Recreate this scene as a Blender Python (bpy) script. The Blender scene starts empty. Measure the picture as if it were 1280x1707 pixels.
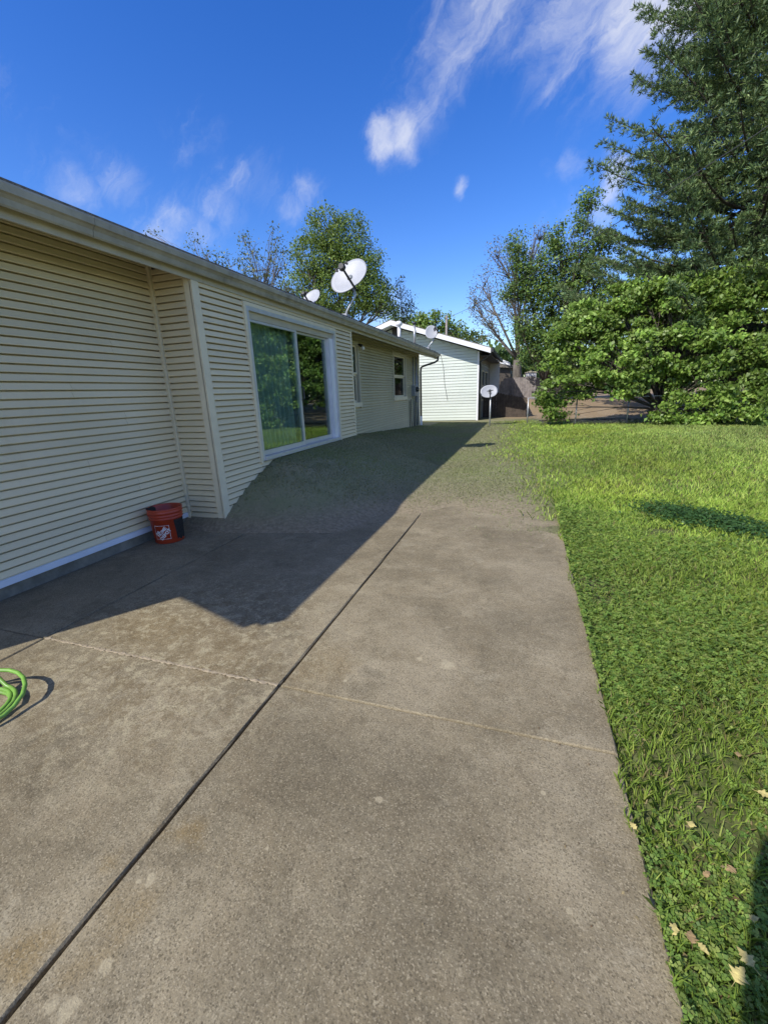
import bpy, bmesh, math, random
import numpy as np
from mathutils import Vector, Matrix

random.seed(11)
RNG = np.random.default_rng(7)
scene = bpy.context.scene
COL = scene.collection

# ------------------------------------------------------------------ camera
F_PX, PITCH, YAW, ROLL, CAM_H = 698.55, 0.276966, 0.322877, -0.0375496, 1.5
FWD = Vector((-math.sin(YAW) * math.cos(PITCH), math.cos(YAW) * math.cos(PITCH), -math.sin(PITCH)))
_r0 = Vector((math.cos(YAW), math.sin(YAW), 0))
_u0 = _r0.cross(FWD)
RIGHT = _r0 * math.cos(ROLL) + _u0 * math.sin(ROLL)
UP = -_r0 * math.sin(ROLL) + _u0 * math.cos(ROLL)
cam_data = bpy.data.cameras.new("camera")
cam_data.sensor_fit = 'HORIZONTAL'
cam_data.sensor_width = 36.0
cam_data.lens = F_PX / 1280.0 * 36.0
cam_data.clip_start = 0.05
cam_data.clip_end = 3000
cam = bpy.data.objects.new("camera", cam_data)
COL.objects.link(cam)
cam.matrix_world = Matrix(((RIGHT.x, UP.x, -FWD.x, 0), (RIGHT.y, UP.y, -FWD.y, 0), (RIGHT.z, UP.z, -FWD.z, CAM_H), (0, 0, 0, 1)))
scene.camera = cam


def ray(u, v):
    return RIGHT * ((u - 640) / F_PX) - UP * ((v - 853.5) / F_PX) + FWD


def on_z(u, v, z=0.0):
    d = ray(u, v)
    return d * ((z - CAM_H) / d.z) + Vector((0, 0, CAM_H))


def on_x(u, v, x):
    d = ray(u, v)
    return d * (x / d.x) + Vector((0, 0, CAM_H))


def on_y(u, v, y):
    d = ray(u, v)
    return d * (y / d.y) + Vector((0, 0, CAM_H))


# ------------------------------------------------------------------ world, sun, exposure
SUN_EL = math.radians(42.5)
SUN_AZ = Vector((-0.553, -0.833, 0))          # horizontal direction towards the sun
SUN_DIR = Vector((SUN_AZ.x * math.cos(SUN_EL), SUN_AZ.y * math.cos(SUN_EL), math.sin(SUN_EL)))
world = bpy.data.worlds.new("World")
scene.world = world
world.use_nodes = True
wn, wl = world.node_tree.nodes, world.node_tree.links
wn.clear()
w_out = wn.new("ShaderNodeOutputWorld")
w_bg = wn.new("ShaderNodeBackground")
w_sky = wn.new("ShaderNodeTexSky")
w_sky.sky_type = 'NISHITA'
w_sky.sun_disc = False
w_sky.sun_elevation = SUN_EL
w_sky.sun_rotation = math.atan2(SUN_AZ.x, SUN_AZ.y)
w_sky.air_density = 1.0
w_sky.dust_density = 0.3
w_sky.ozone_density = 3.0
w_bg.inputs[1].default_value = 0.15
wl.new(w_bg.outputs[0], w_out.inputs[0])
w_tc = wn.new("ShaderNodeTexCoord")
w_hsv = wn.new("ShaderNodeHueSaturation")
w_hsv.inputs['Saturation'].default_value = 1.35
w_hsv.inputs['Hue'].default_value = 0.518
w_hsv.inputs['Value'].default_value = 0.92
wl.new(w_sky.outputs[0], w_hsv.inputs['Color'])


def wmath(op, a, b=None, clamp=False):
    n = wn.new("ShaderNodeMath")
    n.operation = op
    n.use_clamp = clamp
    for i, x in enumerate((a, b)):
        if x is None:
            continue
        if isinstance(x, (int, float)):
            n.inputs[i].default_value = x
        else:
            wl.new(x, n.inputs[i])
    return n.outputs[0]


def wblob(vec, c, rad, amp):
    d = wn.new("ShaderNodeVectorMath")
    d.operation = 'DISTANCE'
    wl.new(vec, d.inputs[0])
    d.inputs[1].default_value = c
    m = wn.new("ShaderNodeMapRange")
    m.interpolation_type = 'SMOOTHSTEP'
    wl.new(d.outputs['Value'], m.inputs[0])
    m.inputs[1].default_value = rad
    m.inputs[2].default_value = rad * 0.1
    m.inputs[3].default_value = 0
    m.inputs[4].default_value = amp
    return m.outputs[0]


# directions are bent by noise so that the cloud edges turn wispy
w_nv = wn.new("ShaderNodeTexNoise")
w_nv.inputs['Scale'].default_value = 5.0
w_nv.inputs['Detail'].default_value = 7
w_nv.inputs['Roughness'].default_value = 0.6
wl.new(w_tc.outputs['Generated'], w_nv.inputs['Vector'])
w_sub = wn.new("ShaderNodeVectorMath"); w_sub.operation = 'SUBTRACT'
wl.new(w_nv.outputs['Color'], w_sub.inputs[0]); w_sub.inputs[1].default_value = (0.5, 0.5, 0.5)
w_scl = wn.new("ShaderNodeVectorMath"); w_scl.operation = 'SCALE'
wl.new(w_sub.outputs[0], w_scl.inputs[0]); w_scl.inputs['Scale'].default_value = 0.13
w_add = wn.new("ShaderNodeVectorMath"); w_add.operation = 'ADD'
wl.new(w_tc.outputs['Generated'], w_add.inputs[0]); wl.new(w_scl.outputs[0], w_add.inputs[1])
FILL_CLOUD_OFF = (3.4, -4.6, 5.3)  # offset keeps the added fill cloud out of view
clouds = [(640, 240, .05, .75), (665, 225, .055, .7), (690, 190, .07, .42), (715, 150, .08, .42), (745, 105, .09, .48), (775, 60, .10, .55), (800, 10, .12, .6), (830, -60, .18, .6),
          (880, 10, .11, .42), (950, 0, .12, .5), (1020, 25, .11, .5), (1085, 40, .12, .75), (1000, -90, .25, .6), (1150, -40, .2, .8), (915, 115, .05, .35), (935, 135, .045, .4), (945, 165, .035, .35),
          (760, 305, .032, .6), (390, 300, .07, .42), (355, 335, .08, .45), (315, 375, .09, .5), (270, 400, .09, .5), (505, 335, .06, .4), (480, 360, .05, .4), (200, 295, .08, .38), (130, 305, .06, .36), (440, 300, .10, .25), (30, 190, .12, .28), (330, 210, .1, .2),
          (965, 270, .035, .3), (1030, 290, .05, .75), (1005, 340, .07, .5), (870, 560, .12, .3), (40, 220, .14, .10), (830, 520, .10, .2)]
acc = None
for (u, v, r_, a_) in clouds:
    dd = ray(u, v).normalized()
    o_ = wblob(w_add.outputs[0], dd, r_, a_)
    acc = o_ if acc is None else wmath('MAXIMUM', acc, o_)
# streaks: noise drawn out along the run of the cirrus
t_ax = (ray(800, 10).normalized() - ray(650, 235).normalized()).normalized()
v_ax = ray(725, 120).normalized()
n_ax = t_ax.cross(v_ax).normalized()


def wdot(vec, ax, k):
    d = wn.new("ShaderNodeVectorMath"); d.operation = 'DOT_PRODUCT'
    wl.new(vec, d.inputs[0]); d.inputs[1].default_value = ax
    return wmath('MULTIPLY', d.outputs['Value'], k)


w_cx = wn.new("ShaderNodeCombineXYZ")
wl.new(wdot(w_add.outputs[0], t_ax, 6.0), w_cx.inputs[0]); wl.new(wdot(w_add.outputs[0], n_ax, 19.0), w_cx.inputs[1]); wl.new(wdot(w_add.outputs[0], v_ax, 6.0), w_cx.inputs[2])
w_n3 = wn.new("ShaderNodeTexNoise"); w_n3.inputs['Scale'].default_value = 1.0; w_n3.inputs['Detail'].default_value = 12; w_n3.inputs['Roughness'].default_value = .66; w_n3.inputs['Distortion'].default_value = .5
wl.new(w_cx.outputs[0], w_n3.inputs['Vector'])
body = wmath('ADD', acc, wmath('MULTIPLY', wmath('SUBTRACT', w_n3.outputs[0], .5), 1.5))
edge = wn.new("ShaderNodeMapRange"); edge.interpolation_type = 'SMOOTHSTEP'; wl.new(body, edge.inputs[0])
edge.inputs[1].default_value = .08; edge.inputs[2].default_value = 1.15; edge.inputs[3].default_value = 0; edge.inputs[4].default_value = 1
local = wmath('MULTIPLY', edge.outputs[0], wmath('POWER', acc, .55))
# unseen broken cloud added over the rest of the dome for neutral fill light
w_n2 = wn.new("ShaderNodeTexNoise"); w_n2.inputs['Scale'].default_value = 1.9; w_n2.inputs['Detail'].default_value = 9; w_n2.inputs['Roughness'].default_value = .56
w_off = wn.new("ShaderNodeVectorMath"); w_off.operation = 'ADD'; wl.new(w_add.outputs[0], w_off.inputs[0]); w_off.inputs[1].default_value = FILL_CLOUD_OFF
wl.new(w_off.outputs[0], w_n2.inputs['Vector'])
fill_cloud = wn.new("ShaderNodeMapRange"); fill_cloud.interpolation_type = 'SMOOTHSTEP'
wl.new(w_n2.outputs[0], fill_cloud.inputs[0])
fill_cloud.inputs[1].default_value = .50; fill_cloud.inputs[2].default_value = .72; fill_cloud.inputs[3].default_value = 0; fill_cloud.inputs[4].default_value = .85
cover = wmath('MAXIMUM', local, fill_cloud.outputs[0], clamp=True)
w_mix = wn.new("ShaderNodeMix"); w_mix.data_type = 'RGBA'
wl.new(cover, w_mix.inputs['Factor'])
wl.new(w_hsv.outputs[0], w_mix.inputs['A'])
w_mix.inputs['B'].default_value = (3.9, 3.98, 4.25, 1)
wl.new(w_mix.outputs['Result'], w_bg.inputs[0])

sun_data = bpy.data.lights.new("sun", 'SUN')
sun_data.energy = 3.6
sun_data.angle = math.radians(0.53)
sun_data.color = (1.0, 0.955, 0.88)
sun = bpy.data.objects.new("sun", sun_data)
COL.objects.link(sun)
sun.rotation_euler = SUN_DIR.to_track_quat('Z', 'Y').to_euler()
sun.location = SUN_DIR * 40
scene.view_settings.view_transform = 'Standard'
scene.view_settings.look = 'None'
scene.view_settings.gamma = 1
scene.view_settings.exposure = 0.64
scene.render.engine = 'CYCLES'
scene.cycles.max_bounces = 8
scene.cycles.transparent_max_bounces = 8

# ------------------------------------------------------------------ helpers
W = {}


def tag(o, label=None, cat=None, group=None, kind=None):
    if label: o['label'] = label
    if cat: o['category'] = cat
    if group: o['group'] = group
    if kind: o['kind'] = kind
    return o


def wloc(o):
    return W.get(o.name, Vector((0, 0, 0)))


def put_under(o, parent):
    if parent is not None:
        o.parent = parent
        o.matrix_parent_inverse = Matrix.Translation(-wloc(parent))


def thing(name, loc, label, cat, group=None):
    o = bpy.data.objects.new(name, None)
    o.empty_display_size = .2
    COL.objects.link(o)
    o.location = loc
    W[o.name] = Vector(loc)
    return tag(o, label, cat, group)


def link_mesh(name, me, mat, parent=None, loc=(0, 0, 0)):
    o = bpy.data.objects.new(name, me)
    if mat is not None and not me.materials:
        me.materials.append(mat)
    COL.objects.link(o)
    o.location = loc
    W[o.name] = Vector(loc)
    put_under(o, parent)
    return o


class MB:
    """collects shapes, becomes one mesh"""
    def __init__(s):
        s.v, s.f = [], []

    def box(s, a, b):
        (x0, y0, z0), (x1, y1, z1) = a, b
        n = len(s.v)
        s.v += [(x0, y0, z0), (x1, y0, z0), (x1, y1, z0), (x0, y1, z0), (x0, y0, z1), (x1, y0, z1), (x1, y1, z1), (x0, y1, z1)]
        s.f += [tuple(n + i for i in q) for q in ((0, 3, 2, 1), (4, 5, 6, 7), (0, 1, 5, 4), (1, 2, 6, 5), (2, 3, 7, 6), (3, 0, 4, 7))]
        return s

    def prism(s, pts, ext):
        """pts: closed polygon of Vectors, ext: extrusion Vector"""
        n, k = len(s.v), len(pts)
        ext = Vector(ext)
        s.v += [tuple(Vector(p)) for p in pts] + [tuple(Vector(p) + ext) for p in pts]
        s.f.append(tuple(n + i for i in range(k))[::-1])
        s.f.append(tuple(n + k + i for i in range(k)))
        for i in range(k):
            j = (i + 1) % k
            s.f.append((n + i, n + j, n + k + j, n + k + i))
        return s

    def tube(s, pts, rad, n=8, cap=True):
        pts = [Vector(p) for p in pts]
        if not hasattr(rad, '__len__'):
            rad = [rad] * len(pts)
        prev = None
        rings = []
        for i, p in enumerate(pts):
            if i == 0: t = pts[1] - pts[0]
            elif i == len(pts) - 1: t = pts[-1] - pts[-2]
            else: t = pts[i + 1] - pts[i - 1]
            t.normalize()
            if prev is None:
                a = t.orthogonal().normalized()
            else:
                a = prev - t * prev.dot(t)
                a = a.normalized() if a.length > 1e-6 else t.orthogonal().normalized()
            prev = a
            b = t.cross(a)
            base = len(s.v)
            for k in range(n):
                an = 2 * math.pi * k / n
                s.v.append(tuple(p + (a * math.cos(an) + b * math.sin(an)) * rad[i]))
            rings.append(base)
        for r0, r1 in zip(rings, rings[1:]):
            for k in range(n):
                s.f.append((r0 + k, r0 + (k + 1) % n, r1 + (k + 1) % n, r1 + k))
        if cap:
            s.f.append(tuple(rings[0] + k for k in range(n))[::-1])
            s.f.append(tuple(rings[-1] + k for k in range(n)))
        return s

    def lathe(s, prof, c, n=40):
        """prof: list of (r, z) ; open or closed profile swept round c"""
        c = Vector(c)
        base = len(s.v)
        m = len(prof)
        for k in range(n):
            an = 2 * math.pi * k / n
            for r, z in prof:
                s.v.append((c.x + r * math.cos(an), c.y + r * math.sin(an), c.z + z))
        for k in range(n):
            k2 = (k + 1) % n
            for i in range(m - 1):
                s.f.append((base + k * m + i, base + k2 * m + i, base + k2 * m + i + 1, base + k * m + i + 1))
        return s

    def mesh(s, name, smooth=False):
        me = bpy.data.meshes.new(name)
        me.from_pydata(s.v, [], s.f)
        if smooth:
            me.polygons.foreach_set('use_smooth', [True] * len(me.polygons))
        me.update()
        return me

    def build(s, name, mat, parent=None, smooth=False, bevel=0):
        me = s.mesh(name, smooth)
        if bevel:
            bm = bmesh.new(); bm.from_mesh(me)
            bmesh.ops.bevel(bm, geom=bm.edges[:], offset=bevel, segments=1, affect='EDGES')
            bm.to_mesh(me); bm.free()
        return link_mesh(name, me, mat, parent)


def np_mesh(name, verts, faces_flat, loop_counts, mat, colors=None, smooth=False):
    me = bpy.data.meshes.new(name)
    nv, nl, nf = len(verts), len(faces_flat), len(loop_counts)
    me.vertices.add(nv); me.loops.add(nl); me.polygons.add(nf)
    me.vertices.foreach_set('co', np.asarray(verts, np.float32).ravel())
    me.loops.foreach_set('vertex_index', np.asarray(faces_flat, np.int32))
    starts = np.concatenate(([0], np.cumsum(loop_counts)[:-1])).astype(np.int32)
    me.polygons.foreach_set('loop_start', starts)
    me.polygons.foreach_set('loop_total', np.asarray(loop_counts, np.int32))
    if smooth:
        me.polygons.foreach_set('use_smooth', np.ones(nf, bool))
    if colors is not None:
        at = me.color_attributes.new('Col', 'FLOAT_COLOR', 'POINT')
        c4 = np.ones((nv, 4), np.float32)
        c4[:, :3] = colors
        at.data.foreach_set('color', c4.ravel())
    me.update(calc_edges=True)
    me.validate()
    if mat is not None:
        me.materials.append(mat)
    return me


# ------------------------------------------------------------------ materials
def newmat(name):
    m = bpy.data.materials.new(name)
    m.use_nodes = True
    nt = m.node_tree
    b = nt.nodes['Principled BSDF']
    return m, nt.nodes, nt.links, b


def noise(nd, lk, scale, detail=6, rough=.55, vec=None, mapscale=None):
    n = nd.new('ShaderNodeTexNoise')
    n.inputs['Scale'].default_value = scale
    n.inputs['Detail'].default_value = detail
    n.inputs['Roughness'].default_value = rough
    if vec is not None:
        if mapscale:
            mp = nd.new('ShaderNodeMapping')
            mp.inputs['Scale'].default_value = mapscale
            lk.new(vec, mp.inputs[0])
            lk.new(mp.outputs[0], n.inputs['Vector'])
        else:
            lk.new(vec, n.inputs['Vector'])
    return n.outputs[0]


def ramp(nd, lk, fac, a, b, lo=0., hi=1., smooth=True):
    m = nd.new('ShaderNodeMapRange')
    if smooth: m.interpolation_type = 'SMOOTHSTEP'
    lk.new(fac, m.inputs[0])
    m.inputs[1].default_value = a; m.inputs[2].default_value = b
    m.inputs[3].default_value = lo; m.inputs[4].default_value = hi
    return m.outputs[0]


def mixc(nd, lk, fac, a, b, mode='MIX'):
    m = nd.new('ShaderNodeMix')
    m.data_type = 'RGBA'
    m.blend_type = mode
    for sock, x in (('Factor', fac), ('A', a), ('B', b)):
        if isinstance(x, (int, float)): m.inputs[sock].default_value = x
        elif isinstance(x, tuple): m.inputs[sock].default_value = (*x, 1) if len(x) == 3 else x
        else: lk.new(x, m.inputs[sock])
    return m.outputs['Result']


def worldpos(nd):
    return nd.new('ShaderNodeNewGeometry').outputs['Position']


def bump(nd, lk, b, h, strength, dist=.01):
    bp = nd.new('ShaderNodeBump')
    bp.inputs['Strength'].default_value = strength
    bp.inputs['Distance'].default_value = dist
    lk.new(h, bp.inputs['Height'])
    lk.new(bp.outputs[0], b.inputs['Normal'])


def mat_plain(name, col, rough=.5, metal=0., var=.12, nscale=6., bumpk=0., dirt=None, dirtk=.5, spec=.5):
    m, nd, lk, b = newmat(name)
    p = worldpos(nd)
    n = noise(nd, lk, nscale, 6, .6, p)
    f = ramp(nd, lk, n, .3, .7, 0, 1)
    c = mixc(nd, lk, f, tuple(x * (1 - var) for x in col), tuple(min(1, x * (1 + var)) for x in col))
    if dirt:
        n2 = noise(nd, lk, nscale * .37, 9, .7, p)
        c = mixc(nd, lk, ramp(nd, lk, n2, .48, .75, 0, dirtk), c, dirt)
    lk.new(c, b.inputs['Base Color'])
    b.inputs['Roughness'].default_value = rough
    b.inputs['Metallic'].default_value = metal
    b.inputs['Specular IOR Level'].default_value = spec
    if bumpk:
        bump(nd, lk, b, noise(nd, lk, nscale * 14, 4, .6, p), bumpk, .004)
    return m


def mat_siding(name, col, col2, dirt, rough=.45):
    """vinyl lap siding: fine embossed grain along the boards, slow tone drift, faint grime streaks"""
    m, nd, lk, b = newmat(name)
    p = worldpos(nd)
    g = nd.new('ShaderNodeObjectInfo')
    slow = ramp(nd, lk, noise(nd, lk, .8, 5, .6, p), .3, .7)
    c = mixc(nd, lk, slow, col, col2)
    var = nd.new('ShaderNodeHueSaturation')
    lk.new(c, var.inputs['Color'])
    lk.new(ramp(nd, lk, g.outputs['Random'], 0, 1, .93, 1.05, False), var.inputs['Value'])
    grime = ramp(nd, lk, noise(nd, lk, 3.2, 8, .7, p, (1, 1, .35)), .52, .8, 0, .45)
    c = mixc(nd, lk, grime, var.outputs[0], dirt)
    lk.new(c, b.inputs['Base Color'])
    b.inputs['Roughness'].default_value = rough
    bump(nd, lk, b, noise(nd, lk, 60, 4, .6, p, (.35, .35, 3)), .18, .003)
    return m


def mat_leaf(name, rough=.45, trans=.3, spec=.35):
    m, nd, lk, b = newmat(name)
    at = nd.new('ShaderNodeAttribute'); at.attribute_name = 'Col'
    lk.new(at.outputs['Color'], b.inputs['Base Color'])
    b.inputs['Roughness'].default_value = rough
    b.inputs['Specular IOR Level'].default_value = spec
    tr = nd.new('ShaderNodeBsdfTranslucent')
    hs = nd.new('ShaderNodeHueSaturation')
    hs.inputs['Hue'].default_value = .485; hs.inputs['Value'].default_value = 1.5
    lk.new(at.outputs['Color'], hs.inputs['Color'])
    lk.new(hs.outputs[0], tr.inputs['Color'])
    mx = nd.new('ShaderNodeMixShader'); mx.inputs[0].default_value = trans
    out = nd['Material Output']
    lk.new(b.outputs[0], mx.inputs[1]); lk.new(tr.outputs[0], mx.inputs[2]); lk.new(mx.outputs[0], out.inputs[0])
    return m


def mat_bark(name, a, b_):
    m, nd, lk, b = newmat(name)
    p = worldpos(nd)
    n = noise(nd, lk, 9, 8, .7, p, (1, 1, .25))
    lk.new(mixc(nd, lk, ramp(nd, lk, n, .35, .65), a, b_), b.inputs['Base Color'])
    b.inputs['Roughness'].default_value = .9
    bump(nd, lk, b, n, .6, .03)
    return m


def mat_glass(name, tint=(.8, .88, .86), rough=.0, lo=.035, hi=.27):
    """window glass: clear reflective sheet, mirror at the surface, see-through behind"""
    m, nd, lk, b = newmat(name)
    gl = nd.new('ShaderNodeBsdfGlossy'); gl.inputs['Roughness'].default_value = rough; gl.inputs['Color'].default_value = (.95, 1, .98, 1)
    tp = nd.new('ShaderNodeBsdfTransparent'); tp.inputs['Color'].default_value = (*tint, 1)
    fr = nd.new('ShaderNodeFresnel'); fr.inputs['IOR'].default_value = 1.52
    mx = nd.new('ShaderNodeMixShader')
    f2 = ramp(nd, lk, fr.outputs[0], 0, .5, lo, hi, False)
    lk.new(f2, mx.inputs[0]); lk.new(tp.outputs[0], mx.inputs[1]); lk.new(gl.outputs[0], mx.inputs[2])
    lk.new(mx.outputs[0], nd['Material Output'].inputs[0])
    return m


def mat_concrete():
    m, nd, lk, b = newmat('concrete')
    p = worldpos(nd)
    wob = nd.new('ShaderNodeTexNoise'); wob.inputs['Scale'].default_value = 7; wob.inputs['Detail'].default_value = 6
    lk.new(p, wob.inputs['Vector'])
    sub = nd.new('ShaderNodeVectorMath'); sub.operation = 'SUBTRACT'; lk.new(wob.outputs['Color'], sub.inputs[0]); sub.inputs[1].default_value = (.5, .5, .5)
    sc = nd.new('ShaderNodeVectorMath'); sc.operation = 'SCALE'; lk.new(sub.outputs[0], sc.inputs[0]); sc.inputs['Scale'].default_value = .28
    ad = nd.new('ShaderNodeVectorMath'); ad.operation = 'ADD'; lk.new(p, ad.inputs[0]); lk.new(sc.outputs[0], ad.inputs[1])
    pw = ad.outputs[0]
    big = ramp(nd, lk, noise(nd, lk, 1.3, 8, .68, p), .34, .66)
    c = mixc(nd, lk, big, (.155, .125, .084), (.36, .30, .215))
    mid = ramp(nd, lk, noise(nd, lk, 5.5, 8, .7, p), .35, .68, 0, .7)
    c = mixc(nd, lk, mid, c, (.25, .198, .132))
    # weathered dark blotches, pale worn blotches
    c = mixc(nd, lk, ramp(nd, lk, noise(nd, lk, 9.5, 10, .78, pw), .50, .66, 0, .55), c, (.115, .09, .058))
    c = mixc(nd, lk, ramp(nd, lk, noise(nd, lk, 2.1, 10, .72, p), .50, .72, 0, .62), c, (.105, .085, .057))
    c = mixc(nd, lk, ramp(nd, lk, noise(nd, lk, 3.4, 10, .75, pw), .54, .68, 0, .6), c, (.40, .345, .26))
    c = mixc(nd, lk, ramp(nd, lk, noise(nd, lk, 1.7, 9, .7, pw), .60, .78, 0, .45), c, (.23, .16, .085))

    def spot(c, u, v, r, col, k, vec=pw, z=0, hard=.25):
        q = on_z(u, v, z)
        d = nd.new('ShaderNodeVectorMath'); d.operation = 'DISTANCE'
        lk.new(vec, d.inputs[0]); d.inputs[1].default_value = q
        return mixc(nd, lk, ramp(nd, lk, d.outputs['Value'], r, r * hard, 0, k), c, col)
    yel = (.235, .155, .06)
    for (u, v, r, k) in ((310, 1390, .10, .6), (185, 1440, .09, .55), (30, 1600, .13, .65), (215, 1520, .12, .45), (150, 1600, .1, .35), (290, 1060, .45, .35), (360, 1100, .4, .35), (540, 1110, .3, .35), (240, 1040, .4, .35)):
        c = spot(c, u, v, r, yel, k, hard=.05)
    for (u, v, r, k) in ((620, 1115, .16, .5), (740, 1100, .2, .45), (700, 1150, .3, .4), (560, 1040, .3, .3), (700, 1060, .3, .3), (900, 960, .5, .3), (640, 1230, .3, .18), (960, 1300, .3, .3), (920, 1450, .2, .22)):
        c = spot(c, u, v, r, (.43, .36, .265), k)
    for (u, v, r, k) in ((480, 1250, .4, .42), (640, 1500, .35, .35), (850, 1600, .3, .35), (100, 1220, .4, .25), (420, 1620, .25, .35), (620, 1120, .09, .5), (200, 960, .5, .4), (850, 1040, .35, .4), (600, 1300, .4, .4), (760, 1330, .4, .35)):
        c = spot(c, u, v, r, (.105, .086, .06), k)
    zq = on_z(300, 1075)
    d = nd.new('ShaderNodeVectorMath'); d.operation = 'DISTANCE'
    lk.new(pw, d.inputs[0]); d.inputs[1].default_value = zq
    zone = ramp(nd, lk, d.outputs['Value'], 1.35, .4, .12, 1)
    fl = nd.new('ShaderNodeMath'); fl.operation = 'MULTIPLY'
    lk.new(zone, fl.inputs[0]); lk.new(ramp(nd, lk, noise(nd, lk, 13, 10, .75, p), .49, .57, 0, .8), fl.inputs[1])
    c = mixc(nd, lk, fl.outputs[0], c, (.42, .36, .25))
    fl2 = nd.new('ShaderNodeMath'); fl2.operation = 'MULTIPLY'
    lk.new(zone, fl2.inputs[0]); lk.new(ramp(nd, lk, noise(nd, lk, 6, 10, .75, pw), .48, .58, 0, .7), fl2.inputs[1])
    c = mixc(nd, lk, fl2.outputs[0], c, (.15, .105, .055))
    # fine aggregate
    sp = nd.new('ShaderNodeTexVoronoi'); sp.inputs['Scale'].default_value = 230; lk.new(p, sp.inputs['Vector'])
    lum = nd.new('ShaderNodeSeparateColor'); lk.new(sp.outputs['Color'], lum.inputs[0])
    c = mixc(nd, lk, ramp(nd, lk, lum.outputs[0], .70, .98, 0, .5, False), c, (.46, .39, .29))
    c = mixc(nd, lk, ramp(nd, lk, lum.outputs[1], .66, .98, 0, .65, False), c, (.07, .056, .036))
    fine = noise(nd, lk, 210, 3, .7, p)
    c = mixc(nd, lk, ramp(nd, lk, fine, .35, .65, .0, .28, False), c, (.10, .08, .055))
    # hard-edged pale lichen and paint spots
    for (u, v, r) in ((250, 1467, .021), (176, 1612, .021), (113, 1683, .030), (88, 1674, .020), (631, 1333, .016), (262, 1568, .008), (445, 1415, .007), (905, 1322, .01), (745, 1108, .045), (700, 1098, .02), (575, 1135, .012), (230, 1470, .008), (350, 1215, .008), (1165, 1500, .01), (950, 1520, .012), (1060, 1210, .012)):
        q = on_z(u, v)
        d = nd.new('ShaderNodeVectorMath'); d.operation = 'DISTANCE'
        wv = nd.new('ShaderNodeTexNoise'); wv.inputs['Scale'].default_value = 40
        lk.new(p, wv.inputs['Vector'])
        lk.new(p, d.inputs[0]); d.inputs[1].default_value = q
        ma = nd.new('ShaderNodeMath'); ma.operation = 'MULTIPLY_ADD'
        lk.new(wv.outputs[0], ma.inputs[0]); ma.inputs[1].default_value = r * 1.9; lk.new(d.outputs['Value'], ma.inputs[2])
        c = mixc(nd, lk, ramp(nd, lk, ma.outputs[0], r * 2.1, r * 1.5, 0, .5), c, (.46, .39, .28))
    c = mixc(nd, lk, 1.0, c, (.97, .98, .875), 'MULTIPLY')
    lk.new(c, b.inputs['Base Color'])
    b.inputs['Roughness'].default_value = .88
    b.inputs['Specular IOR Level'].default_value = .3
    mx = nd.new('ShaderNodeMath'); mx.operation = 'ADD'
    lk.new(noise(nd, lk, 160, 5, .7, p), mx.inputs[0]); lk.new(ramp(nd, lk, noise(nd, lk, 14, 8, .7, p), .3, .7), mx.inputs[1])
    bump(nd, lk, b, mx.outputs[0], .55, .004)
    return m


M = {}
M['concrete'] = mat_concrete()
M['mortar'] = mat_plain('mortar', (.31, .25, .165), .9, var=.2, nscale=30, bumpk=.5)
M['siding'] = mat_siding('vinyl_siding_beige', (.72, .61, .39), (.77, .655, .43), (.53, .435, .255))
M['siding_eave_shade'] = mat_siding('vinyl_siding_shaded', (.47, .42, .265), (.54, .48, .31), (.34, .30, .17))  # eave shade on the recessed far wall, put into the siding colour
M['siding_mint'] = mat_siding('vinyl_siding_pale', (.55, .60, .53), (.59, .63, .57), (.47, .5, .43))
M['trim'] = mat_plain('trim_cream', (.76, .67, .47), .5, var=.06, nscale=4, dirt=(.42, .38, .29), dirtk=.35)
M['gutter'] = mat_plain('gutter_aluminium', (.37, .335, .25), .45, var=.16, nscale=5, dirt=(.10, .09, .06), dirtk=.85)
M['fascia'] = mat_plain('fascia_paint', (.50, .45, .335), .5, var=.08, nscale=4, dirt=(.3, .28, .22), dirtk=.5)
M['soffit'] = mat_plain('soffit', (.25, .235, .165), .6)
M['flashing'] = mat_plain('flashing_white', (.66, .70, .78), .35, var=.05, nscale=5, dirt=(.5, .5, .5), dirtk=.3)
M['foundation'] = mat_plain('foundation_concrete', (.20, .185, .15), .9, var=.25, nscale=8, bumpk=.6, dirt=(.09, .085, .07), dirtk=.7)
M['white'] = mat_plain('white_vinyl', (.76, .76, .78), .35, var=.04, nscale=5, dirt=(.55, .54, .5), dirtk=.3)
M['alu'] = mat_plain('aluminium_frame', (.62, .62, .61), .35, metal=.35, var=.05, nscale=8)
M['dark'] = mat_plain('dark_metal', (.035, .035, .037), .5, var=.15)
M['brown'] = mat_plain('brown_metal', (.07, .06, .05), .45, var=.15)
M['galv'] = mat_plain('galvanised_steel', (.42, .43, .44), .4, metal=.6, var=.15, nscale=14)
M['greybox'] = mat_plain('grey_enamel', (.22, .235, .24), .5, var=.1)
M['shingle'] = mat_plain('roof_shingle', (.16, .145, .125), .95, var=.35, nscale=18, bumpk=.8)
M['dish'] = mat_plain('dish_enamel', (.34, .35, .375), .5, var=.05, nscale=8, dirt=(.34, .34, .33), dirtk=.25)
M['curtain'] = mat_plain('curtain_green', (.37, .44, .36), .85, var=.15, nscale=3)
M['blind'] = mat_plain('blind_grey', (.2, .24, .22), .7, var=.1)
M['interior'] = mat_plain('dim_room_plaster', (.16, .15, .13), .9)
M['glass'] = mat_glass('window_glass')
M['glass_dark'] = mat_glass('window_glass_screen', (.35, .38, .38), .05, .03, .22)
M['glass_win'] = mat_glass('window_glass_upper', (.6, .64, .63), 0, .05, .35)
M['bulb'] = mat_plain('bulb_glass', (.8, .8, .78), .2, var=.02)
M['fence'] = mat_plain('weathered_fence_wood', (.255, .225, .215), .9, var=.25, nscale=5, dirt=(.14, .12, .11), dirtk=.6, bumpk=.4)
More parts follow.
